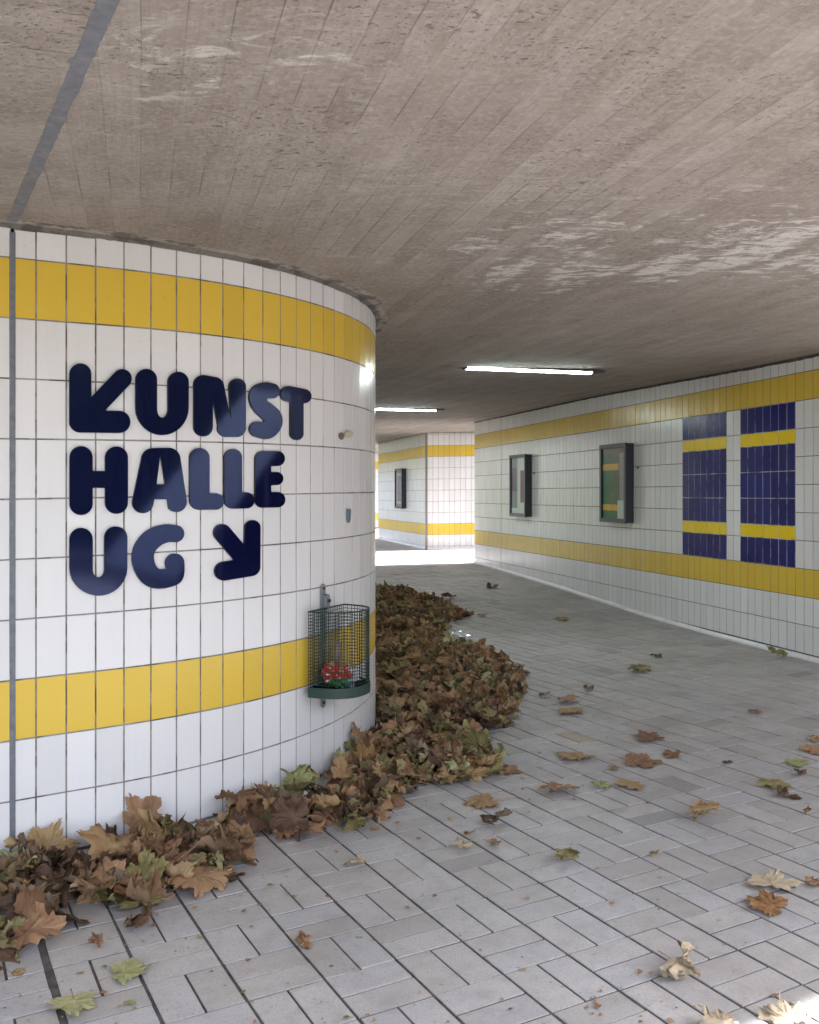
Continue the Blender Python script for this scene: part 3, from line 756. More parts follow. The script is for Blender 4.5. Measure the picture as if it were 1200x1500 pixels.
# ------------------------------------------------------------------ navy lettering, traced stroke by stroke
def cap(a, b, r0, r1=None): return ('c', a, b, r0, r1 if r1 is not None else r0)
def path(pts):                                        # pts: (x, y, r)
    return [cap(p[:2], q[:2], p[2], q[2]) for p, q in zip(pts, pts[1:])]
def smooth_path(pts, n=7):
    out = []; P = [np.array(p, float) for p in pts]
    for i in range(len(P) - 1):
        p0, p1, p2, p3 = P[max(0, i - 1)], P[i], P[i + 1], P[min(len(P) - 1, i + 2)]
        for k in range(n):
            t_ = k / n
            out.append(tuple(.5 * ((2 * p1) + (-p0 + p2) * t_ + (2 * p0 - 5 * p1 + 4 * p2 - p3) * t_ ** 2 + (-p0 + 3 * p1 - 3 * p2 + p3) * t_ ** 3)))
    out.append(tuple(P[-1])); return path(out)
def arc_u(xl, xr, yt_l, yt_r, yc_, ry, rl, rb, rr_):
    cxm, rx = (xl + xr) / 2, (xr - xl) / 2
    pts = [(xl, yt_l, rl), (xl, yc_, rl)]
    for k in range(1, 16):
        a = math.pi * k / 16; w = math.sin(a)
        side = rl if k < 8 else rr_
        pts.append((cxm - rx * math.cos(a), yc_ + ry * math.sin(a), side + (rb - side) * w ** 1.5))
    pts += [(xr, yc_, rr_), (xr, yt_r, rr_)]
    return path(pts)
def sd_cap(px, py, c):
    _, a, b, r0, r1 = c
    ax, ay = a; bx, by = b; dx, dy = bx - ax, by - ay; l2 = dx * dx + dy * dy + 1e-9
    h = np.clip(((px - ax) * dx + (py - ay) * dy) / l2, 0, 1)
    return np.hypot(px - ax - h * dx, py - ay - h * dy) - (r0 + (r1 - r0) * h)
def sd_poly(px, py, pts):
    n = len(pts); d = np.full(px.shape, 1e9); inside = np.zeros(px.shape, bool)
    for i in range(n):
        ax, ay = pts[i]; bx, by = pts[(i + 1) % n]; dx, dy = bx - ax, by - ay
        h = np.clip(((px - ax) * dx + (py - ay) * dy) / (dx * dx + dy * dy + 1e-9), 0, 1)
        d = np.minimum(d, np.hypot(px - ax - h * dx, py - ay - h * dy))
        cnd = ((ay > py) != (by > py)) & (px < (bx - ax) * (py - ay) / ((by - ay) if abs(by - ay) > 1e-9 else 1e-9) + ax)
        inside ^= cnd
    return np.where(inside, -d, d)
# drawn in a frame of 3 units per photo pixel whose corner is the photo point (80, 510)
GL = {
 'K': dict(caps=[cap((114, 115), (114, 322), 48), cap((298, 134), (128, 312), 42), cap((114, 322), (285, 324), 48.5)]),
 'U': dict(caps=arc_u(404, 545, 138, 149, 262, 82, 47, 38, 45.5)),
 'N': dict(caps=[cap((655, 160), (655, 346), 41.5), cap((655, 160), (705, 165), 42, 38), cap((716, 165), (751, 345), 29, 30), cap((805, 170), (811, 352), 37, 31), cap((757, 351), (803, 352), 39, 38)]),
 'S': dict(caps=smooth_path([(958, 188, 33), (930, 186, 36), (903, 199, 40), (896, 222, 38), (908, 254, 36), (937, 279, 38), (962, 304, 38), (961, 334, 39), (935, 361, 38), (893, 356, 34)])),
 'T': dict(caps=[cap((1029, 201), (1099, 211), 34, 31), cap((1067, 212), (1067, 376), 28)]),
 'H': dict(caps=[cap((117.5, 481), (117.5, 683), 50.5), cap((273, 482), (273, 678), 50)], polys=[[(117, 540), (273, 540), (273, 614), (117, 614)]]),
 'A': dict(caps=[cap((389, 679), (433, 490), 46, 50), cap((537, 675), (503, 490), 45, 51), cap((433, 489), (503, 489), 50, 51)],
           polys=[[(420, 560), (520, 560), (520, 664), (420, 664)]], minus=[[(466, 462), (449, 598), (487, 598)], [(438, 668), (497, 663), (512, 760), (424, 760)]]),
 'L': dict(caps=[cap((638.5, 482), (638.5, 667), 43.5), cap((640, 674), (709, 674), 36)]),
 'L2': dict(caps=[cap((786.5, 481), (786.5, 667), 38.5), cap((787, 670), (844, 669), 35.5)]),
 'E': dict(caps=[cap((918, 487), (918, 667), 34.5), cap((920, 485), (980, 485), 33), cap((920, 573), (977, 573), 29), cap((920, 667), (981, 666), 34)]),
 'U2': dict(caps=arc_u(117.5, 270, 841, 834, 966, 82, 51, 40, 50.5)),
 'G': dict(caps=smooth_path([(533, 815, 37.5), (490, 814, 40), (440, 833, 44), (402, 872, 46), (389, 918, 48), (400, 968, 47), (428, 1004, 46), (468, 1014, 42.5), (520, 1004, 40), (533, 985, 38), (530, 944, 41.5)])),
 'ARROW': dict(caps=[cap((739, 811), (852, 944), 38), cap((872.5, 789), (868, 958), 33.5, 37), cap((747, 980), (864, 961), 41.5, 41)]),
}
LT = .011
_us = np.linspace(-.3, 1.9, 900)
_tab = []
for u in _us:
    x, y = cpos(u, LT + .0055); _tab.append((600 + F * x / y, F / y, x))
_tab = np.array(_tab)
def to_wall(px, py):
    u = float(np.interp(px, _tab[:, 0], _us)); s = float(np.interp(u, _us, _tab[:, 1])); x = float(np.interp(u, _us, _tab[:, 2]))
    return u, EYE - (py - YC + SL * (px - 600)) / s + cross(x)
def letter(key, label, nm='letter', cat='letter'):
    g = GL[key]; xs = [c[k][0] for c in g['caps'] for k in (1, 2)]; ys = [c[k][1] for c in g['caps'] for k in (1, 2)]
    st = 4.0; X = np.arange(min(xs) - 64, max(xs) + 64, st); Y = np.arange(min(ys) - 64, max(ys) + 64, st)
    PX, PY = np.meshgrid(X, Y); D = np.full(PX.shape, 1e9)
    for c in g['caps']: D = np.minimum(D, sd_cap(PX, PY, c))
    for p in g.get('polys', []): D = np.minimum(D, sd_poly(PX, PY, p))
    for p in g.get('minus', []): D = np.maximum(D, -sd_poly(PX, PY, p))
    mb = MB(); vid = {}
    def V(k, x, y):
        if k not in vid:
            u, z = to_wall(80 + x / 3, 510 + y / 3); q = cpos(u, LT + .0055); vid[k] = (len(mb.v), u, z); mb.v.append((q[0], q[1], z))
        return vid[k][0]
    segs = []
    ny, nx = D.shape
    for j in range(ny - 1):
        for i in range(nx - 1):
            cs = [(i, j), (i + 1, j), (i + 1, j + 1), (i, j + 1)]
            ds = [D[b, a] for a, b in cs]
            if min(ds) >= 0: continue
            loop, cut = [], []
            for k in range(4):
                (a, b), (c, d) = cs[k], cs[(k + 1) % 4]; d0, d1 = ds[k], ds[(k + 1) % 4]
                if d0 < 0: loop.append(V((a, b), X[a], Y[b]))
                if (d0 < 0) != (d1 < 0):
                    t_ = d0 / (d0 - d1); key_ = (min((a, b), (c, d)), max((a, b), (c, d)))
                    v = V(key_, X[a] + (X[c] - X[a]) * t_, Y[b] + (Y[d] - Y[b]) * t_); loop.append(v); cut.append((v, key_))
            if len(set(loop)) >= 3: mb.face(loop[::-1], 0, .5, True)
            if len(cut) == 2: segs.append((cut[0][1], cut[1][1]))
    bev = {}
    def ring(k, off, grow):
        kk = (k, off)
        if kk not in bev:
            _, u, z = vid[k]; q = cpos(u, off); bev[kk] = len(mb.v); mb.v.append((q[0], q[1], z))
        return bev[kk]
    for a, b in segs:
        mb.face((ring(a, LT + .0055, 0), ring(b, LT + .0055, 0), ring(b, .004, 0), ring(a, .004, 0)), 1, .5, True)
    o = mb.build(nm, [M['navy'], M['navy_edge']])
    tag(o, label, cat, 'navy sign letters on the curved wall')
letter('K', 'navy letter K shaped like an arrow, first of the top word KUNST')
letter('U', 'navy letter U between K and N in the top word KUNST')
letter('N', 'navy letter N in the middle of the top word KUNST')
letter('S', 'navy letter S next to the T in the top word KUNST')
letter('T', 'navy letter T ending the top word KUNST')
letter('H', 'navy letter H starting the middle word HALLE')
letter('A', 'navy letter A between H and the two L in HALLE')
letter('L', 'navy letter L directly right of the A in HALLE')
letter('L2', 'navy letter L directly left of the E in HALLE')
letter('E', 'navy letter E ending the middle word HALLE')
letter('U2', 'navy letter U starting the bottom line UG')
letter('G', 'navy letter G beside the U in the bottom line')
letter('ARROW', 'navy arrow pointing down and right after UG', 'arrow', 'arrow')

# ------------------------------------------------------------------ wire waste basket on the curved wall
BX, BY = cpos(12.85 * TW, .0); bth = curve(12.85 * TW)[2]
bt = Vector((math.cos(bth), math.sin(bth), 0)); bn = Vector((math.sin(bth), -math.cos(bth), 0))
bz = cross(BX); HWB, DB = .178, .225; Z0, Z1 = .497, .935
root = empty('waste_basket', (BX, BY, bz + Z0), 'green wire waste basket hanging on the curved tiled wall', 'waste basket')
def bp(a, z, sc_=1.0):                               # a in 0..1 round the D-shaped outline, starting at the near back corner
    per_b, n = .34, 1
    if a < .34: q = (-1 + 2 * a / .34, 0.0)
    else:
        an = math.pi * (a - .34) / .66; q = (math.cos(an), math.sin(an))
        q = (math.copysign(abs(q[0]) ** .8, q[0]), abs(q[1]) ** .8)
    o = Vector((BX, BY, 0)) + bn * .035 + bt * (HWB * q[0] * sc_) + bn * (DB * q[1] * sc_); o.z = bz + z; return o
mb = MB()
for k in range(54):
    a = k / 54; mb.tube([bp(a, Z0 + .03), bp(a, Z1)], .0017, 5)
for k in range(24):
    z = Z0 + .05 + (Z1 - Z0 - .05) * k / 23
    mb.tube([bp(a / 56, z, 1.008) for a in range(56)], .0017, 5, closed=True)
mb.build('wire_cage', [M['green_wire']], root)
mb = MB(); mb.tube([bp(a / 64, Z1 + .002) for a in range(64)], .0042, 7, closed=True); mb.build('rim', [M['green_wire']], root)
mb = MB()
for k in range(64):
    a, b = k / 64, (k + 1) / 64
    mb.poly([bp(a, Z0, 1.03), bp(b, Z0, 1.03), bp(b, Z0 + .052, 1.03), bp(a, Z0 + .052, 1.03)], 0, .5, True)
    mb.poly([bp(b, Z0 + .004, .985), bp(a, Z0 + .004, .985), bp(a, Z0 + .052, .985), bp(b, Z0 + .052, .985)], 0, .5, True)
    mb.poly([bp(a, Z0 + .052, 1.03), bp(b, Z0 + .052, 1.03), bp(b, Z0 + .052, .985), bp(a, Z0 + .052, .985)])
mb.poly([bp(k / 64, Z0 + .004, 1.0) for k in range(64)]); mb.poly([bp(k / 64, Z0, 1.03) for k in range(64)][::-1])
mb.build('base_tray', [M['green_band']], root)
brot = Matrix((bt, bn, Vector((0, 0, 1)))).transposed()
def wp(u, off, z): return Vector((BX, BY, bz + z)) + bt * u + bn * off
def strap(mb, z0, z1, wdt, off, th, u0=0):
    n = 10; pts = []
    r = wdt / 2
    for k in range(n + 1): a = math.pi * k / n; pts.append((u0 + r * math.cos(a), z1 - r + r * math.sin(a)))
    for k in range(n + 1): a = math.pi + math.pi * k / n; pts.append((u0 + r * math.cos(a), z0 + r + r * math.sin(a)))
    fr = [wp(u, off + th, z) for u, z in pts]; bk = [wp(u, off, z) for u, z in pts]
    mb.poly(fr[::-1]); mb.poly(bk)
    for k in range(len(pts)): k2 = (k + 1) % len(pts); mb.poly([fr[k], fr[k2], bk[k2], bk[k]], 0, .5, True)
mb = MB(); strap(mb, .405, 1.065, .038, .009, .007)
br_o = mb.build('bracket_bar', [M['zinc']], root)
for z in (1.040, .432):
    mb = MB(); mb.tube([wp(0, .012, z), wp(0, .022, z)], .0075, 8); mb.build('bolt', [M['bolt']], br_o)
mb = MB(); strap(mb, .925, 1.010, .032, .0165, .022, .012); lk = mb.build('lock_plate', [M['zinc']], root)
mb = MB(); mb.tube([wp(.012, .036, .975), wp(.012, .050, .975)], .009, 10); mb.build('bolt', [M['bolt']], lk)

def crumple(mb, c, sx, sy, sz, seed, amp=.35, sub=3, mats=1, pick=None):
    bm = bmesh.new(); bmesh.ops.create_icosphere(bm, subdivisions=sub, radius=1); bm.verts.index_update()
    b = len(mb.v)
    for v in bm.verts:
        p = v.co.normalized(); s = Vector((seed, seed * .7, 0))
        k = 1 + amp * (abs(noise.noise(p * 1.6 + s)) * 1.4 - .5) + amp * .7 * (abs(noise.noise(p * 4 + s)) - .3) + amp * .35 * noise.noise(p * 9 + s)
        q = p * k; mb.v.append((c[0] + q.x * sx, c[1] + q.y * sy, c[2] + q.z * sz))
    for f in bm.faces:
        ce = f.calc_center_median(); mb.face([b + v.index for v in f.verts], pick(ce, noise.noise(ce * 2.3 + Vector((seed, 0, 0)))) if pick else 0, rnd.random())
    bm.free()
def plast(name, col, rough=.35):
    t = NT(name); n = t.noise(t.coords(), 35, 4); t.base(t.mix(t.ramp(n, .5, .75, 0, .3), col, tuple(c * .5 for c in col))); t.set(Roughness=rough); return t.mat
M['w_red'], M['w_green'], M['w_white'], M['w_cream'] = plast('wrapper_red', (.52, .040, .03)), plast('wrapper_green', (.03, .20, .05)), plast('wrapper_white', (.6, .6, .62)), plast('wrapper_cream', (.5, .36, .2))
mb = MB(); c = wp(-.03, .115, Z0 + .095)
crumple(mb, c, .075, .070, .062, 3.1, .8, 4, pick=lambda ce, n: (1 if ce.z < -.15 + .35 * n and ce.x > -.5 else (3 if n > .28 else (2 if n < -.30 else 0))))
tag(mb.build('crumpled_wrapper', [M['w_red'], M['w_green'], M['w_white'], M['w_cream']]), 'crumpled red and green food wrapper lying in the wire basket', 'wrapper')
mb = MB(); c = wp(.085, .10, Z0 + .065)
crumple(mb, c, .075, .07, .06, 8.4, .6, 3, pick=lambda ce, n: 1 if n > .25 else 0)
M['w_blue'] = plast('paper_blue', (.10, .16, .34))
tag(mb.build('crumpled_paper', [M['w_white'], M['w_blue']]), 'crumpled white and blue paper beside the red wrapper in the basket', 'paper')
mb = MB(); b0 = wp(-.005, .10, Z0 + .10)
mb.tube([b0 + Vector((0, 0, .04)), b0 + Vector((.004, 0, .14)), b0 + Vector((.01, .004, .17))], [.020, .019, .014], 9)
M['brownbag'] = paper('brown_paper', (.24, .16, .11), .4, 30)
tag(mb.build('paper_bag', [M['brownbag']]), 'brown rolled paper bag standing in the wire basket behind the wrapper', 'paper bag')

# small things fixed on the tiles
def on_wall(px, py, off):
    u, z = to_wall(px, py); x, y = cpos(u, off); return Vector((x, y, z)), u
def wall_patch(name, pts_px, off0, off1, mat, label, cat):
    mb = MB(); fr, bk = [], []
    for px, py in pts_px:
        p, u = on_wall(px, py, off1); fr.append(p); q = cpos(u, off0); bk.append(Vector((q[0], q[1], p.z)))
    mb.poly(fr[::-1]); n = len(fr)
    for k in range(n): mb.poly([fr[k], fr[(k + 1) % n], bk[(k + 1) % n], bk[k]])
    return tag(mb.build(name, [mat]), label, cat)
M['plug'] = plast('old_plug_brown', (.20, .14, .10), .7); M['flap'] = plast('old_flap_beige', (.52, .46, .36), .6); M['peg'] = metal('grey_blue_peg', (.14, .18, .23), .5)
wf = wall_patch('wall_plug', [(500, 635), (502, 633.6), (504, 635), (504.6, 638), (504, 642), (502, 644.2), (500, 642), (499, 639)], .004, .016, M['plug'],
                'brown broken wall plug on the curved wall above the basket', 'wall plug')
p, _ = on_wall(504, 639, .014)
mb = MB(); ring = []
for k in range(14):
    a = 2 * math.pi * k / 14; q, _ = on_wall(510 + 5.2 * math.cos(a), 636.6 + 4.6 * math.sin(a) - 1.5 * math.cos(a), .016 + .012 * (1 + math.cos(a)) / 2 + .001); ring.append(q)
mb.poly(ring[::-1]); bk = [r - bn * .003 for r in ring]; mb.poly(bk)
for k in range(14): mb.poly([ring[k], ring[(k + 1) % 14], bk[(k + 1) % 14], bk[k]])
mb.build('flap', [M['flap']], wf)
wall_patch('wall_peg', [(510, 746), (514, 745.6), (514.3, 749), (513.6, 760), (512, 766), (510.6, 762), (509.8, 752)], .004, .018, M['peg'],
           'small grey blue pointed peg on the curved wall right above the basket', 'peg')
for px, py, rad, lab in ((936, 685, .011, 'small dark bolt on the tiles right of the case with the painted green reflection'), (783.6, 693, .012, 'small dark bolt on the tiles right of the red picture case')):
    u = r_u(px); x, y = rpos(u, 0); s = F / y; z = EYE - (py - YC + SL * (px - 600)) / s + cross(x)
    a, b = rpos(u, .004), rpos(u, .022); mb = MB(); mb.tube([(a[0], a[1], z), (b[0], b[1], z)], rad, 8)
    tag(mb.build('bolt', [M['bolt']]), lab, 'bolt')

# ------------------------------------------------------------------ leaves
PROF = [(0, 1.0), (5, .91), (9, .84), (13, .86), (17, .75), (22, .70), (27, .66), (32, .68), (37, .74), (42, .84), (46, .86), (51, .98), (56, .87), (60, .83), (65, .85), (70, .73), (76, .66),
        (82, .64), (88, .68), (93, .71), (99, .73), (104, .82), (110, .74), (115, .68), (121, .69), (128, .60), (138, .55), (150, .48), (162, .40), (172, .26), (180, .06)]
VEINS = [0, 51, -51, 104, -104]
def leaf_mesh(name, seed, bends, crump, rings=4, teeth=True):
    r = random.Random(seed)
    angs = []
    jit = {}
    for sgn in (1, -1):
        for a, rad in PROF:
            if sgn < 0 and a in (0, 180): continue
            angs.append((sgn * a + (r.uniform(-1.5, 1.5) if 0 < a < 180 and a not in (51, 104) else 0), rad * (1 + r.uniform(-.10, .10))))
    if teeth:                                          # saw-toothed margin between the main points
        base_ = sorted(angs); extra = []
        for (a1, r1), (a2, r2) in zip(base_, base_[1:]):
            if a2 - a1 > 3.4:
                k_ = r.uniform(.35, .65); extra.append((a1 + (a2 - a1) * k_, (r1 + (r2 - r1) * k_) * r.choice((.90, .94, 1.05, 1.0))))
        angs += extra
    for v in VEINS:
        for dv in (-2.2, 2.2):
            a = v + dv; k = min(angs, key=lambda q: abs(q[0] - v)); angs.append((a, k[1] * .95))
    angs.sort(); n = len(angs)
    lobes = {v: r.uniform(.82, 1.12) for v in VEINS}
    fr = [i / rings for i in range(1, rings + 1)]
    V = [Vector((0, 0, 0))]; vein = [1.0]; uv = [(0, 0)]
    for f in fr:
        for a, rad in angs:
            nv = min(VEINS, key=lambda q: abs(q - a)); dv = abs(a - nv)
            rr_ = rad * lobes[nv] * f
            if f < 1: rr_ = min(rr_, rad * lobes[nv] * f)
            x, y = math.sin(R(a)) * rr_, math.cos(R(a)) * rr_
            z = .055 * min(1, dv / 22) * math.sin(math.pi * min(1, f * .9)) * rr_ * 1.6
            V.append(Vector((x, y, z))); vein.append(1.0 if dv < .6 else 0.0); uv.append((x, y))
    s = Vector((seed * 3.1, seed * 1.7, 0))
    for v in V:
        d = v.length
        v.z += crump * (noise.noise(v * 2.1 + s) * .55 + noise.noise(v * 5.0 + s) * .30 + noise.noise(v * 10.0 + s) * .13) * (.3 + d)
        v.x += crump * .25 * noise.noise(v * 3 + s * 2) * d; v.y += crump * .25 * noise.noise(v * 3 - s) * d
    for ang, k, off in bends:                          # roll the blade round a line lying in it
        ca, sa = math.cos(ang), math.sin(ang)
        for v in V:
            t_ = v.x * ca + v.y * sa - off; w_ = -v.x * sa + v.y * ca; z = v.z
            if t_ > 0:
                th = k * t_ * (1 + .5 * t_)
                R_ = 1 / k if abs(k) > 1e-6 else 1e6
                thc = max(-3.6, min(3.6, th))
                t2 = math.sin(thc) * R_ / (1 + .5 * t_) - z * math.sin(thc); z2 = (1 - math.cos(thc)) * R_ / (1 + .5 * t_) + z * math.cos(thc)
                t_, z = t2, z2
            t_ += off
            v.x, v.y, v.z = t_ * ca - w_ * sa, t_ * sa + w_ * ca, z
    faces = []
    for i in range(n):
        i2 = (i + 1) % n
        if i2 == 0 and False: continue
        faces.append((0, 1 + i2, 1 + i))
        for k in range(rings - 1):
            a, b = 1 + k * n, 1 + (k + 1) * n; faces.append((a + i, a + i2, b + i2, b + i))
    zmin = min(v.z for v in V)
    for v in V: v.z -= zmin * .5
    me = bpy.data.meshes.new(name); me.from_pydata([tuple(v * .5) for v in V], [], faces)      # unit width about 1
    ul = me.uv_layers.new(name='UVMap')
    for lp in me.loops: ul.data[lp.index].uv = uv[lp.vertex_index]
    at = me.attributes.new('vein', 'FLOAT', 'POINT'); at.data.foreach_set('value', vein)
    me.polygons.foreach_set('use_smooth', [True] * len(faces)); me.materials.append(LEAF['brown'])
    return me, V
def bend_set(r, n, kmin, kmax):
    return [(r.uniform(0, 6.28), r.choice((1, 1, 1, -1)) * r.uniform(kmin, kmax), r.uniform(-.05, .35)) for _ in range(n)]
br_ = random.Random(21)
FLAT = [leaf_mesh('flat_leaf', 10 + i, bend_set(br_, 2, .25, .9), .34, rings=5)[0] for i in range(6)]
CURL = [leaf_mesh('curled_leaf', 40 + i, bend_set(br_, 3, .7, 2.3), .56, rings=5)[0] for i in range(12)]
TIGHT = [leaf_mesh('crumpled_leaf', 80 + i, bend_set(br_, 4, 1.6, 3.2), .85, rings=5)[0] for i in range(7)]
LOW = [leaf_mesh('low_leaf', 120 + i, bend_set(br_, 3, .6, 2.2), .42, rings=3, teeth=False)[0] for i in range(10)]
stem_me = None
def make_stem():
    mb = MB(); pts = [(0, 0, .012), (.0, -.12, .02), (.02, -.28, .035), (.05, -.45, .03)]
    mb.tube(pts, [.010, .010, .009, .014], 5); me = mb.mesh('leaf_stem', [LEAF['tan']]); return me
stem_me = make_stem()
def leaf_object(me, loc, rot, size, colour, label, group, stem=False):
    o = bpy.data.objects.new('fallen_leaf', me); COL.objects.link(o)
    o.location = loc; o.rotation_euler = rot; o.scale = (size, size, size)
    o.material_slots[0].link = 'OBJECT'; o.material_slots[0].material = LEAF[colour]
    tag(o, label, 'leaf', group)
    if stem:
        s = bpy.data.objects.new('leaf_stem', stem_me); COL.objects.link(s); s.parent = o
    return o
CW = {'brown': 'brown', 'dark': 'dark brown', 'tan': 'tan', 'olive': 'olive', 'green': 'pale green', 'pale': 'bleached pale', 'rust': 'rusty orange'}
GS = 'fallen leaves scattered on the pavers'
# photo x, y, width in photo pixels, colour, form, heading (deg), stem, label
SC = [
 (108, 1472, 76, 'green', 'F', 200, 1, 'yellow green lobed leaf lying across the dark floor joint at lower left'),
 (182, 1427, 68, 'green', 'F', 300, 1, 'pale green leaf with curled lobes right of the dark floor joint'),
 (205, 1326, 78, 'olive', 'F', 20, 0, 'flat yellow olive lobed leaf at the front edge of the left heap'),
 (214, 1356, 44, 'dark', 'T', 60, 0, 'dark brown curled leaf just in front of the yellow olive leaf'),
 (292, 1298, 96, 'brown', 'F', 250, 1, 'large red brown leaf sticking out of the left heap onto the pavers'),
 (713, 1177, 66, 'tan', 'F', 100, 1, 'flat tan brown lobed leaf in front of the heap tip, alone on the pavers'),
 (692, 1141, 50, 'tan', 'T', 40, 0, 'puffed tan leaf standing at the front tip of the long heap'),
 (823, 1159, 52, 'brown', 'C', 150, 0, 'grey brown upright curled leaf on the open pavers left of the ochre leaf'),
 (711, 1086, 42, 'olive', 'F', 80, 0, 'flat yellow ochre leaf beside the bulge of the long heap'),
 (738, 1130, 40, 'brown', 'C', 190, 0, 'folded brown leaf lying right of the heap tip'),
 (680, 1243, 28, 'pale', 'T', 10, 0, 'small bleached crumpled leaf in the middle foreground'),
 (727, 1241, 24, 'brown', 'T', 70, 0, 'small grey brown crumpled leaf right of the bleached crumpled one'),
 (728, 1205, 36, 'dark', 'T', 170, 0, 'thin dark twisted leaf below the flat tan brown leaf'),
 (688, 1225, 15, 'brown', 'T', 5, 0, 'tiny brown leaf scrap above the small bleached crumpled leaf'),
 (824, 1258, 36, 'olive', 'T', 215, 0, 'olive crumpled leaf alone on the pavers near the centre right'),
 (850, 1110, 66, 'tan', 'F', 130, 0, 'spread tan leaf left of two brown leaves in the middle of the passage'),
 (955, 1084, 56, 'brown', 'F', 30, 1, 'brown leaf with raised lobes, farther back of the two brown leaves'),
 (931, 1117, 66, 'brown', 'F', 260, 1, 'brown leaf with raised lobes, nearer of the two brown leaves'),
 (991, 1107, 36, 'brown', 'C', 80, 0, 'narrow folded brown leaf right of the two brown leaves'),
 (921, 1153, 48, 'tan', 'F', 320, 0, 'ochre spiky leaf right of the small green sprig'),
 (880, 1156, 22, 'green', 'T', 320, 0, 'small fresh green sprig on the pavers in mid passage'),
 (901, 1128, 20, 'brown', 'C', 40, 0, 'little brown leaf just below the nearer brown leaf'),
 (1037, 1201, 58, 'tan', 'C', 60, 1, 'curled tan brown leaf alone at right, on bright pavers'),
 (1140, 1151, 54, 'olive', 'F', 95, 0, 'grey olive leaf lying above a dark curled one at the right'),
 (1152, 1167, 36, 'dark', 'T', 120, 0, 'dark brown curled leaf touching the grey olive leaf at the right'),
 (1172, 1121, 40, 'green', 'F', 45, 0, 'pale green leaf near the right picture edge'),
 (1190, 1102, 44, 'brown', 'F', 300, 0, 'brown leaf at the right picture edge above the pale green leaf'),
 (1196, 1086, 26, 'tan', 'C', 20, 0, 'tan leaf cut by the right picture edge, highest of that cluster'),
 (1174, 1137, 20, 'dark', 'T', 20, 0, 'small dark curled leaf between the pale green and grey olive leaves'),
 (1132, 1300, 80, 'pale', 'F', 330, 0, 'large bleached leaf showing its veins at lower right'),
 (1132, 1330, 72, 'rust', 'C', 50, 0, 'rusty orange curled leaf leaning on the large bleached leaf'),
 (994, 1423, 62, 'pale', 'T', 200, 1, 'crumpled bleached leaf with a long stem in the right foreground'),
 (1158, 1500, 72, 'pale', 'C', 10, 0, 'pinkish pale curled leaf in the sun at the bottom right corner'),
 (1062, 1514, 60, 'pale', 'T', 100, 0, 'bleached leaf cut by the bottom picture edge left of the pinkish one'),
 (1199, 1298, 34, 'brown', 'C', 10, 0, 'brown leaf cut by the right picture edge beside the large bleached leaf'),
 (942, 982, 34, 'green', 'C', 40, 0, 'pale green leaf standing on edge far back toward the straight wall'),
 (934, 984, 24, 'olive', 'T', 200, 0, 'olive scrap of leaf left of the pale green upright leaf'),
 (965, 963, 20, 'dark', 'C', 70, 0, 'dark small leaf behind the pale green upright leaf'),
 (1137, 963, 28, 'olive', 'T', 150, 0, 'olive brown leaf lying at the foot of the straight wall'),
 (826, 908, 28, 'tan', 'F', 90, 0, 'ochre flat leaf alone in the far middle of the passage'),
 (721, 862, 26, 'dark', 'C', 20, 0, 'dark leaf farthest back on the open pavers'),
 (834, 1044, 48, 'tan', 'F', 190, 0, 'tan flat leaf, front one of a pair beside the heap bulge'),
 (836, 1029, 42, 'brown', 'F', 70, 0, 'brown flat leaf, rear one of a pair beside the heap bulge'),
 (862, 1012, 18, 'brown', 'T', 20, 0, 'small brown leaf behind the pair beside the heap bulge'),
 (800, 1022, 16, 'tan', 'T', 20, 0, 'small tan scrap left of the pair beside the heap bulge'),
 (1109, 1044, 20, 'rust', 'C', 90, 0, 'small red brown curled leaf in the right middle distance'),
 (708, 903, 18, 'tan', 'F', 50, 0, 'small tan leaf right of the far end of the heap'),
 (660, 877, 22, 'dark', 'T', 110, 0, 'small dark leaf beyond the far end of the heap'),
 (1067, 1118, 17, 'dark', 'C', 15, 0, 'small dark curled leaf between the brown leaves and the right edge'),
 (961, 1254, 14, 'tan', 'T', 15, 0, 'tiny tan scrap on the pavers right of the centre'),
 (1184, 1192, 14, 'rust', 'T', 15, 0, 'tiny red brown scrap at the right on bright pavers'),
 (522, 1268, 24, 'pale', 'T', 30, 0, 'small pale crumpled leaf in front of the heap by the curved wall'),
 (550, 1215, 20, 'tan', 'F', 30, 0, 'small tan leaf loose in front of the heap under the basket'),
 (446, 1382, 36, 'brown', 'T', 95, 0, 'thin rolled brown leaf lying alone in the left centre foreground'),
 (144, 1385, 24, 'brown', 'T', 95, 0, 'thin rolled brown leaf between the left heap and the pale green leaf'),
 (30, 1426, 24, 'tan', 'C', 95, 0, 'small tan leaf at the far lower left corner'),
 (190, 1471, 20, 'green', 'F', 10, 0, 'small green leaf scrap right of the yellow green lobed leaf'),
]
FORM = {'F': FLAT, 'C': CURL, 'T': TIGHT}
lr = random.Random(5)
for k, (px, py, wpx, colr, form, hd, stem, lab) in enumerate(SC):
    x, y = floor_at(px, py); size = wpx / (F / y) * {'F': 1.18, 'C': 1.32, 'T': 1.55}[form]
    me = FORM[form][lr.randrange(len(FORM[form]))]
    z = fz(x, y) - min(v.co.z for v in me.vertices) * size * .85 + .002
    flat_ = {'F': .55, 'C': .60, 'T': .58}[form]
    z = fz(x, y) - min(v.co.z for v in me.vertices) * size * flat_ * .96 + .001
    o = leaf_object(me, (x, y, z), (lr.gauss(0, .03), lr.gauss(0, .03) - SL, R(hd)), size, colr, lab, GS, stem)
    o.scale.z = size * flat_

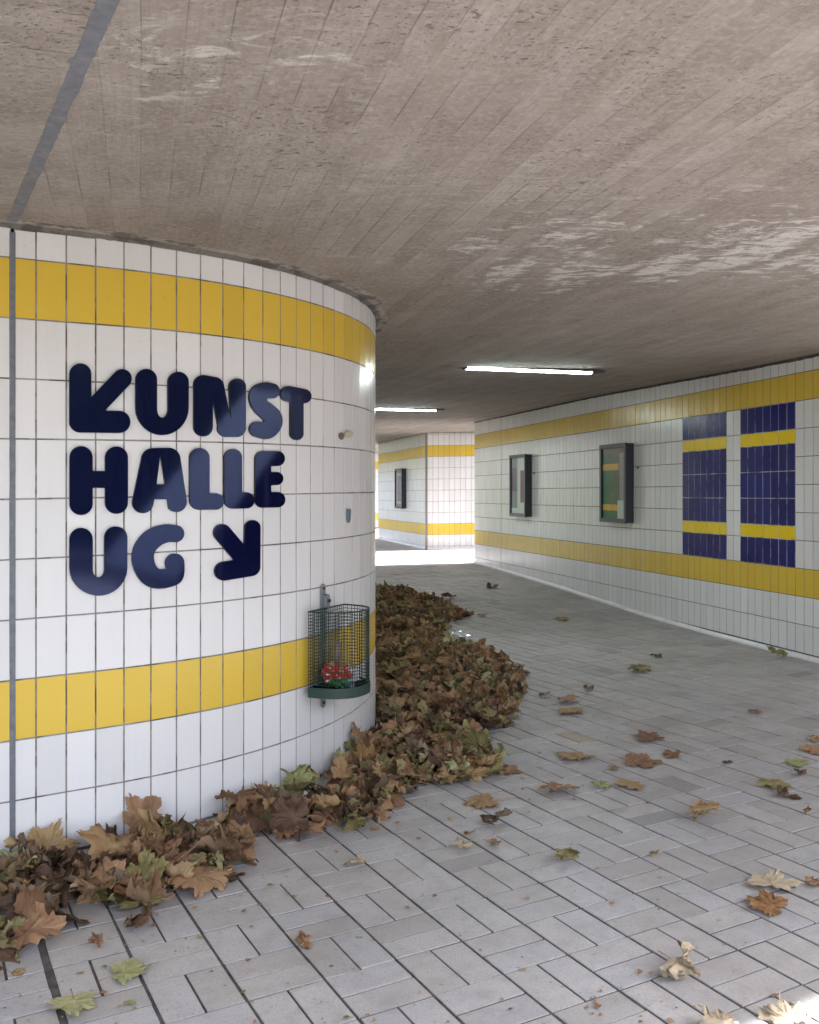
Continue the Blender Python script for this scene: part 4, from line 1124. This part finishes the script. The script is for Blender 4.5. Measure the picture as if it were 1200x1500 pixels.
LEAN = [(205, 1203, 74, 'brown', 62, 'large brown leaf leaning against the tiles above the left heap'), (62, 1238, 74, 'tan', 40, 'broad tan leaf standing against the tiles at the far left of the heap'),
        (150, 1236, 92, 'tan', 35, 'largest tan leaf standing upright on the left heap'), (330, 1212, 52, 'dark', 30, 'dark leaf leaning on the white cove at the foot of the curved wall'),
        (512, 1104, 44, 'olive', 60, 'olive leaf leaning on the curved wall under the basket'), (545, 1082, 40, 'brown', 65, 'brown leaf leaning on the edge of the curved wall right of the basket')]
for k, (px, py, wpx, colr, tl, lab) in enumerate(LEAN):
    u, z = to_wall(px, py); x, y, th = curve(u); out = .045 + .05 * (k in (1, 2)) + .06 * (k == 2); size = wpx / (F / y) * 1.32
    q = cpos(u, out); me = (FLAT + CURL)[[1, 2, 0, 7, 3, 4][k]]
    leaf_object(me, (q[0], q[1], z - cross(x) + cross(q[0])), (R(tl), R((-14, 20, 8, 30, -25, 12)[k]), th + R((10, -25, 15, 0, 20, 10)[k])), size, colr, lab, 'leaves leaning against the curved wall', k in (0, 2))

# the heap: outline of its front edge on the floor, measured in the photo
EDGE = [(553, 866), (600, 868), (648, 884), (684, 904), (650, 914), (644, 940), (690, 952), (738, 968), (764, 988), (757, 1012), (750, 1045), (735, 1064), (700, 1072), (690, 1092),
        (722, 1112), (716, 1140), (690, 1158), (640, 1145), (606, 1156), (596, 1180), (535, 1208), (462, 1232), (415, 1246), (372, 1266), (335, 1262), (318, 1290), (242, 1300), (225, 1334), (140, 1338), (128, 1362), (62, 1398), (-40, 1404), (-120, 1400)]
EP = [floor_at(*p) for p in EDGE]
def wall_sd(x, y):
    best, bu = 9, 0
    for k in range(-16, 130):
        u = k * .1
        if not (-1.6 < u): continue
        cx, cy, th = curve(u); t_ = (x - cx) * math.cos(th) + (y - cy) * math.sin(th)
        if abs(t_) <= .075:
            d = (x - cx) * math.sin(th) - (y - cy) * math.cos(th)
            if abs(d) < abs(best): best = d
    return best
HP = EP + [cpos(u, 0) for u in np.arange(-1.3, 8.6, .1)]
def in_heap(x, y):
    c = False; n = len(HP)
    for i in range(n):
        (ax, ay), (bx, by) = HP[i], HP[(i + 1) % n]
        if (ay > y) != (by > y) and x < (bx - ax) * (y - ay) / (by - ay) + ax: c = not c
    return c
def edge_dist(x, y):
    d = 9
    for (ax, ay), (bx, by) in zip(EP, EP[1:]):
        dx, dy = bx - ax, by - ay; h = max(0, min(1, ((x - ax) * dx + (y - ay) * dy) / (dx * dx + dy * dy + 1e-9)))
        d = min(d, math.hypot(x - ax - h * dx, y - ay - h * dy))
    return d
hr = random.Random(99)
xs_ = [p[0] for p in HP]; ys2 = [p[1] for p in HP]
heap = []
tries = 0
while len(heap) < 2300 and tries < 90000:
    tries += 1
    x = hr.uniform(min(xs_), max(xs_)); y = hr.uniform(2.6, min(14.4, max(ys2)))
    if not in_heap(x, y): continue
    wd = wall_sd(x, y)
    if wd < .03: continue
    ed = edge_dist(x, y)
    hmax = .012 + .100 * min(1, ed / .40) * (.75 + .35 * noise.noise(Vector((x * 2.3, y * 2.3, 0)))) + .05 * max(0, 1 - wd / .25)
    if y < 4.35:
        hmax *= .45
        if hr.random() < .35: continue
    lay = hr.random()
    heap.append([x, y, hmax * lay, lay, ed, wd])
heap.sort(key=lambda h: h[2])
pal = ['brown'] * 22 + ['dark'] * 8 + ['tan'] * 11 + ['olive'] * 10 + ['green'] * 2 + ['rust'] * 3
cand = []
for h in heap:
    x, y, z, lay, ed, wd = h
    size = hr.uniform(.17, .285) * (1.0 if hr.random() > .12 else 1.18)
    near_wall = wd < .14
    tilt = .15 + .75 * min(1, ed / .2)
    rx, ry = hr.gauss(0, .46 * tilt + .08), hr.gauss(0, .46 * tilt + .08)
    if y < 4.35: size *= 1.12
    col_ = hr.choice(pal if lay > .35 else ['dark', 'dark', 'brown', 'brown', 'dark', 'olive'])  # lower layer coloured darker, in place of shade between the leaves
    h.append((size, rx, ry, hr.uniform(0, 6.28), col_))
    cand.append(h)
# the biggest in the picture (near, upper layer) are things of their own; the rest is one heap
scored = sorted(cand, key=lambda h: -(h[6][0] / h[1]) * (1.0 if h[3] > .45 else .45 if h[3] > .25 else .1) * (1 if h[0] > -2.05 else .05))
NI = 300 - len(SC) - len(LEAN)
chosen = set(id(h) for h in scored[:NI])
GH = 'leaves of the heap along the curved wall'
HL = {'brown': 'dry brown leaf lying in the heap against the curved tiled wall', 'dark': 'dark brown shrivelled leaf lying in the heap against the curved tiled wall',
      'tan': 'light tan leaf lying in the heap against the curved tiled wall', 'olive': 'dull olive leaf lying in the heap against the curved tiled wall',
      'green': 'pale yellow green leaf lying in the heap against the curved tiled wall', 'rust': 'rusty orange leaf lying in the heap against the curved tiled wall'}
stuffv, stufff, stuffm, stuffvein, stuffuv = [], [], [], [], []
smats = ['brown', 'dark', 'tan', 'olive', 'green', 'rust']
for h in cand:
    x, y, z, lay, ed, wd, (size, rx, ry, rz, col_) = h
    zz = fz(x, y) + .006 + z
    # keep the blade out of the wall
    k = size * .42
    if wd < k:
        for uu in np.arange(-1.4, 8.6, .1):
            cx, cy, th = curve(uu)
            if abs((x - cx) * math.cos(th) + (y - cy) * math.sin(th)) < .06:
                push = (k - wd) * .8; x += math.sin(th) * push; y -= math.cos(th) * push; break
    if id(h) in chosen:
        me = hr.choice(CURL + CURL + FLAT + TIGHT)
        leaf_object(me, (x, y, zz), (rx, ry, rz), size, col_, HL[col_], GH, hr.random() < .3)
    else:
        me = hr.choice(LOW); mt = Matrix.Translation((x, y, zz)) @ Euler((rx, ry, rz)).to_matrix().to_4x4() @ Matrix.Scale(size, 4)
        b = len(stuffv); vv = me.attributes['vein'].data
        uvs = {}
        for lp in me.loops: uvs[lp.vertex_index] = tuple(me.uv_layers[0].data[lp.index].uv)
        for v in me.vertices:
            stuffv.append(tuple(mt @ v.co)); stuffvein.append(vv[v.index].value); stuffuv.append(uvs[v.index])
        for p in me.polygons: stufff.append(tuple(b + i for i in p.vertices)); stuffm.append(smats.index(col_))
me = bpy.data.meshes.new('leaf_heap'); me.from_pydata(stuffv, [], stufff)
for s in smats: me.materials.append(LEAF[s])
me.polygons.foreach_set('material_index', stuffm); me.polygons.foreach_set('use_smooth', [True] * len(stufff))
ul = me.uv_layers.new(name='UVMap')
li = np.zeros(len(me.loops), dtype=np.int32); me.loops.foreach_get('vertex_index', li)
ul.data.foreach_set('uv', np.array(stuffuv, dtype=np.float32)[li].ravel())
at = me.attributes.new('vein', 'FLOAT', 'POINT'); at.data.foreach_set('value', stuffvein); me.update()
o = bpy.data.objects.new('leaf_heap', me); COL.objects.link(o)
tag(o, 'deep drift of dry leaves banked along the curved wall', 'leaf heap', None, 'stuff')
# crumbs of leaf and grit on the pavers
mb = MB(); cr = random.Random(3)
for k in range(520):
    if k < 330:
        px, py = cr.uniform(-20, 1220), 1500 - 560 * cr.random() ** 1.6
    else:
        e = cr.choice(EDGE); px, py = e[0] + cr.gauss(25, 45), e[1] + abs(cr.gauss(0, 30))
    x, y = floor_at(px, py)
    if x < -2.2 or y > 13 or y < 2.3 or wall_sd(x, y) < .05: continue
    s = cr.choice((.0025, .0035, .005, .005, .008, .013)); n = cr.randint(3, 6); a0 = cr.random() * 6
    ring = [(x + s * cr.uniform(.5, 1.2) * math.cos(a0 + 6.283 * q / n), y + s * cr.uniform(.5, 1.2) * math.sin(a0 + 6.283 * q / n), fz(x, y) + .0015 + cr.random() * s * .7) for q in range(n)]
    mb.poly(ring, cr.choice((0, 0, 0, 1, 1, 2)))
tag(mb.build('leaf_crumbs', [LEAF['brown'], LEAF['tan'], LEAF['olive']]), 'crumbs of broken leaf and grit strewn over the pavers', 'leaf crumbs', None, 'stuff')

# crumpled foil at the edge of the heap
t = NT('crumpled_foil'); t.base((.78, .80, .84)); t.set(Roughness=.28, Metallic=.85); M['foil'] = t.mat
x, y = floor_at(674, 938); mb = MB()
crumple(mb, (x - .035, y, fz(x, y) + .05), .075, .06, .042, 1.3, .7, 3); crumple(mb, (x + .055, y - .01, fz(x, y) + .04), .07, .05, .032, 5.9, .7, 3)
tag(mb.build('crumpled_foil', [M['foil']]), 'crumpled silver foil at the right edge of the leaf heap', 'foil')

# ------------------------------------------------------------------ light, sky, camera
SUN_H, SUN_E = R(6), R(46)                          # heading from +X towards +Y, elevation
wd_ = bpy.data.worlds.new('World'); sc.world = wd_; wd_.use_nodes = True
nt = wd_.node_tree; bg = nt.nodes['Background']
sky = nt.nodes.new('ShaderNodeTexSky'); sky.sky_type = 'NISHITA'; sky.sun_disc = False
sky.sun_elevation = SUN_E; sky.sun_rotation = math.pi / 2 - SUN_H; sky.air_density = 1.0; sky.dust_density = 2.0
hs = nt.nodes.new('ShaderNodeHueSaturation'); hs.inputs['Saturation'].default_value = .5
nt.links.new(sky.outputs[0], hs.inputs['Color']); nt.links.new(hs.outputs[0], bg.inputs[0]); bg.inputs[1].default_value = .11
sd = Vector((math.cos(SUN_H) * math.cos(SUN_E), math.sin(SUN_H) * math.cos(SUN_E), math.sin(SUN_E)))
lt = bpy.data.lights.new('sun', 'SUN'); lt.energy = 5.0; lt.angle = R(2.0); lt.color = (1, .98, .955)
lo = bpy.data.objects.new('sun', lt); COL.objects.link(lo); lo.rotation_euler = (-sd).to_track_quat('-Z', 'Y').to_euler(); lo.location = (12, 2, 12)
cam = bpy.data.cameras.new('camera'); cam.sensor_fit = 'VERTICAL'; cam.sensor_height = 36; cam.lens = 36 * F / 1500
cam.shift_y = -(750 - YC) / 1500; cam.clip_end = 2000; cam.clip_start = .05
co_ = bpy.data.objects.new('camera', cam); COL.objects.link(co_); co_.location = (0, 0, EYE); co_.rotation_euler = (R(90), 0, 0); sc.camera = co_
sc.view_settings.view_transform = 'Standard'; sc.view_settings.look = 'None'; sc.view_settings.exposure = 2.9; sc.view_settings.gamma = 1
cy = sc.cycles; cy.use_denoising = True; cy.max_bounces = 14; cy.diffuse_bounces = 9; cy.glossy_bounces = 4; cy.transmission_bounces = 6; cy.sample_clamp_indirect = 8
cy.caustics_reflective = False; cy.caustics_refractive = False
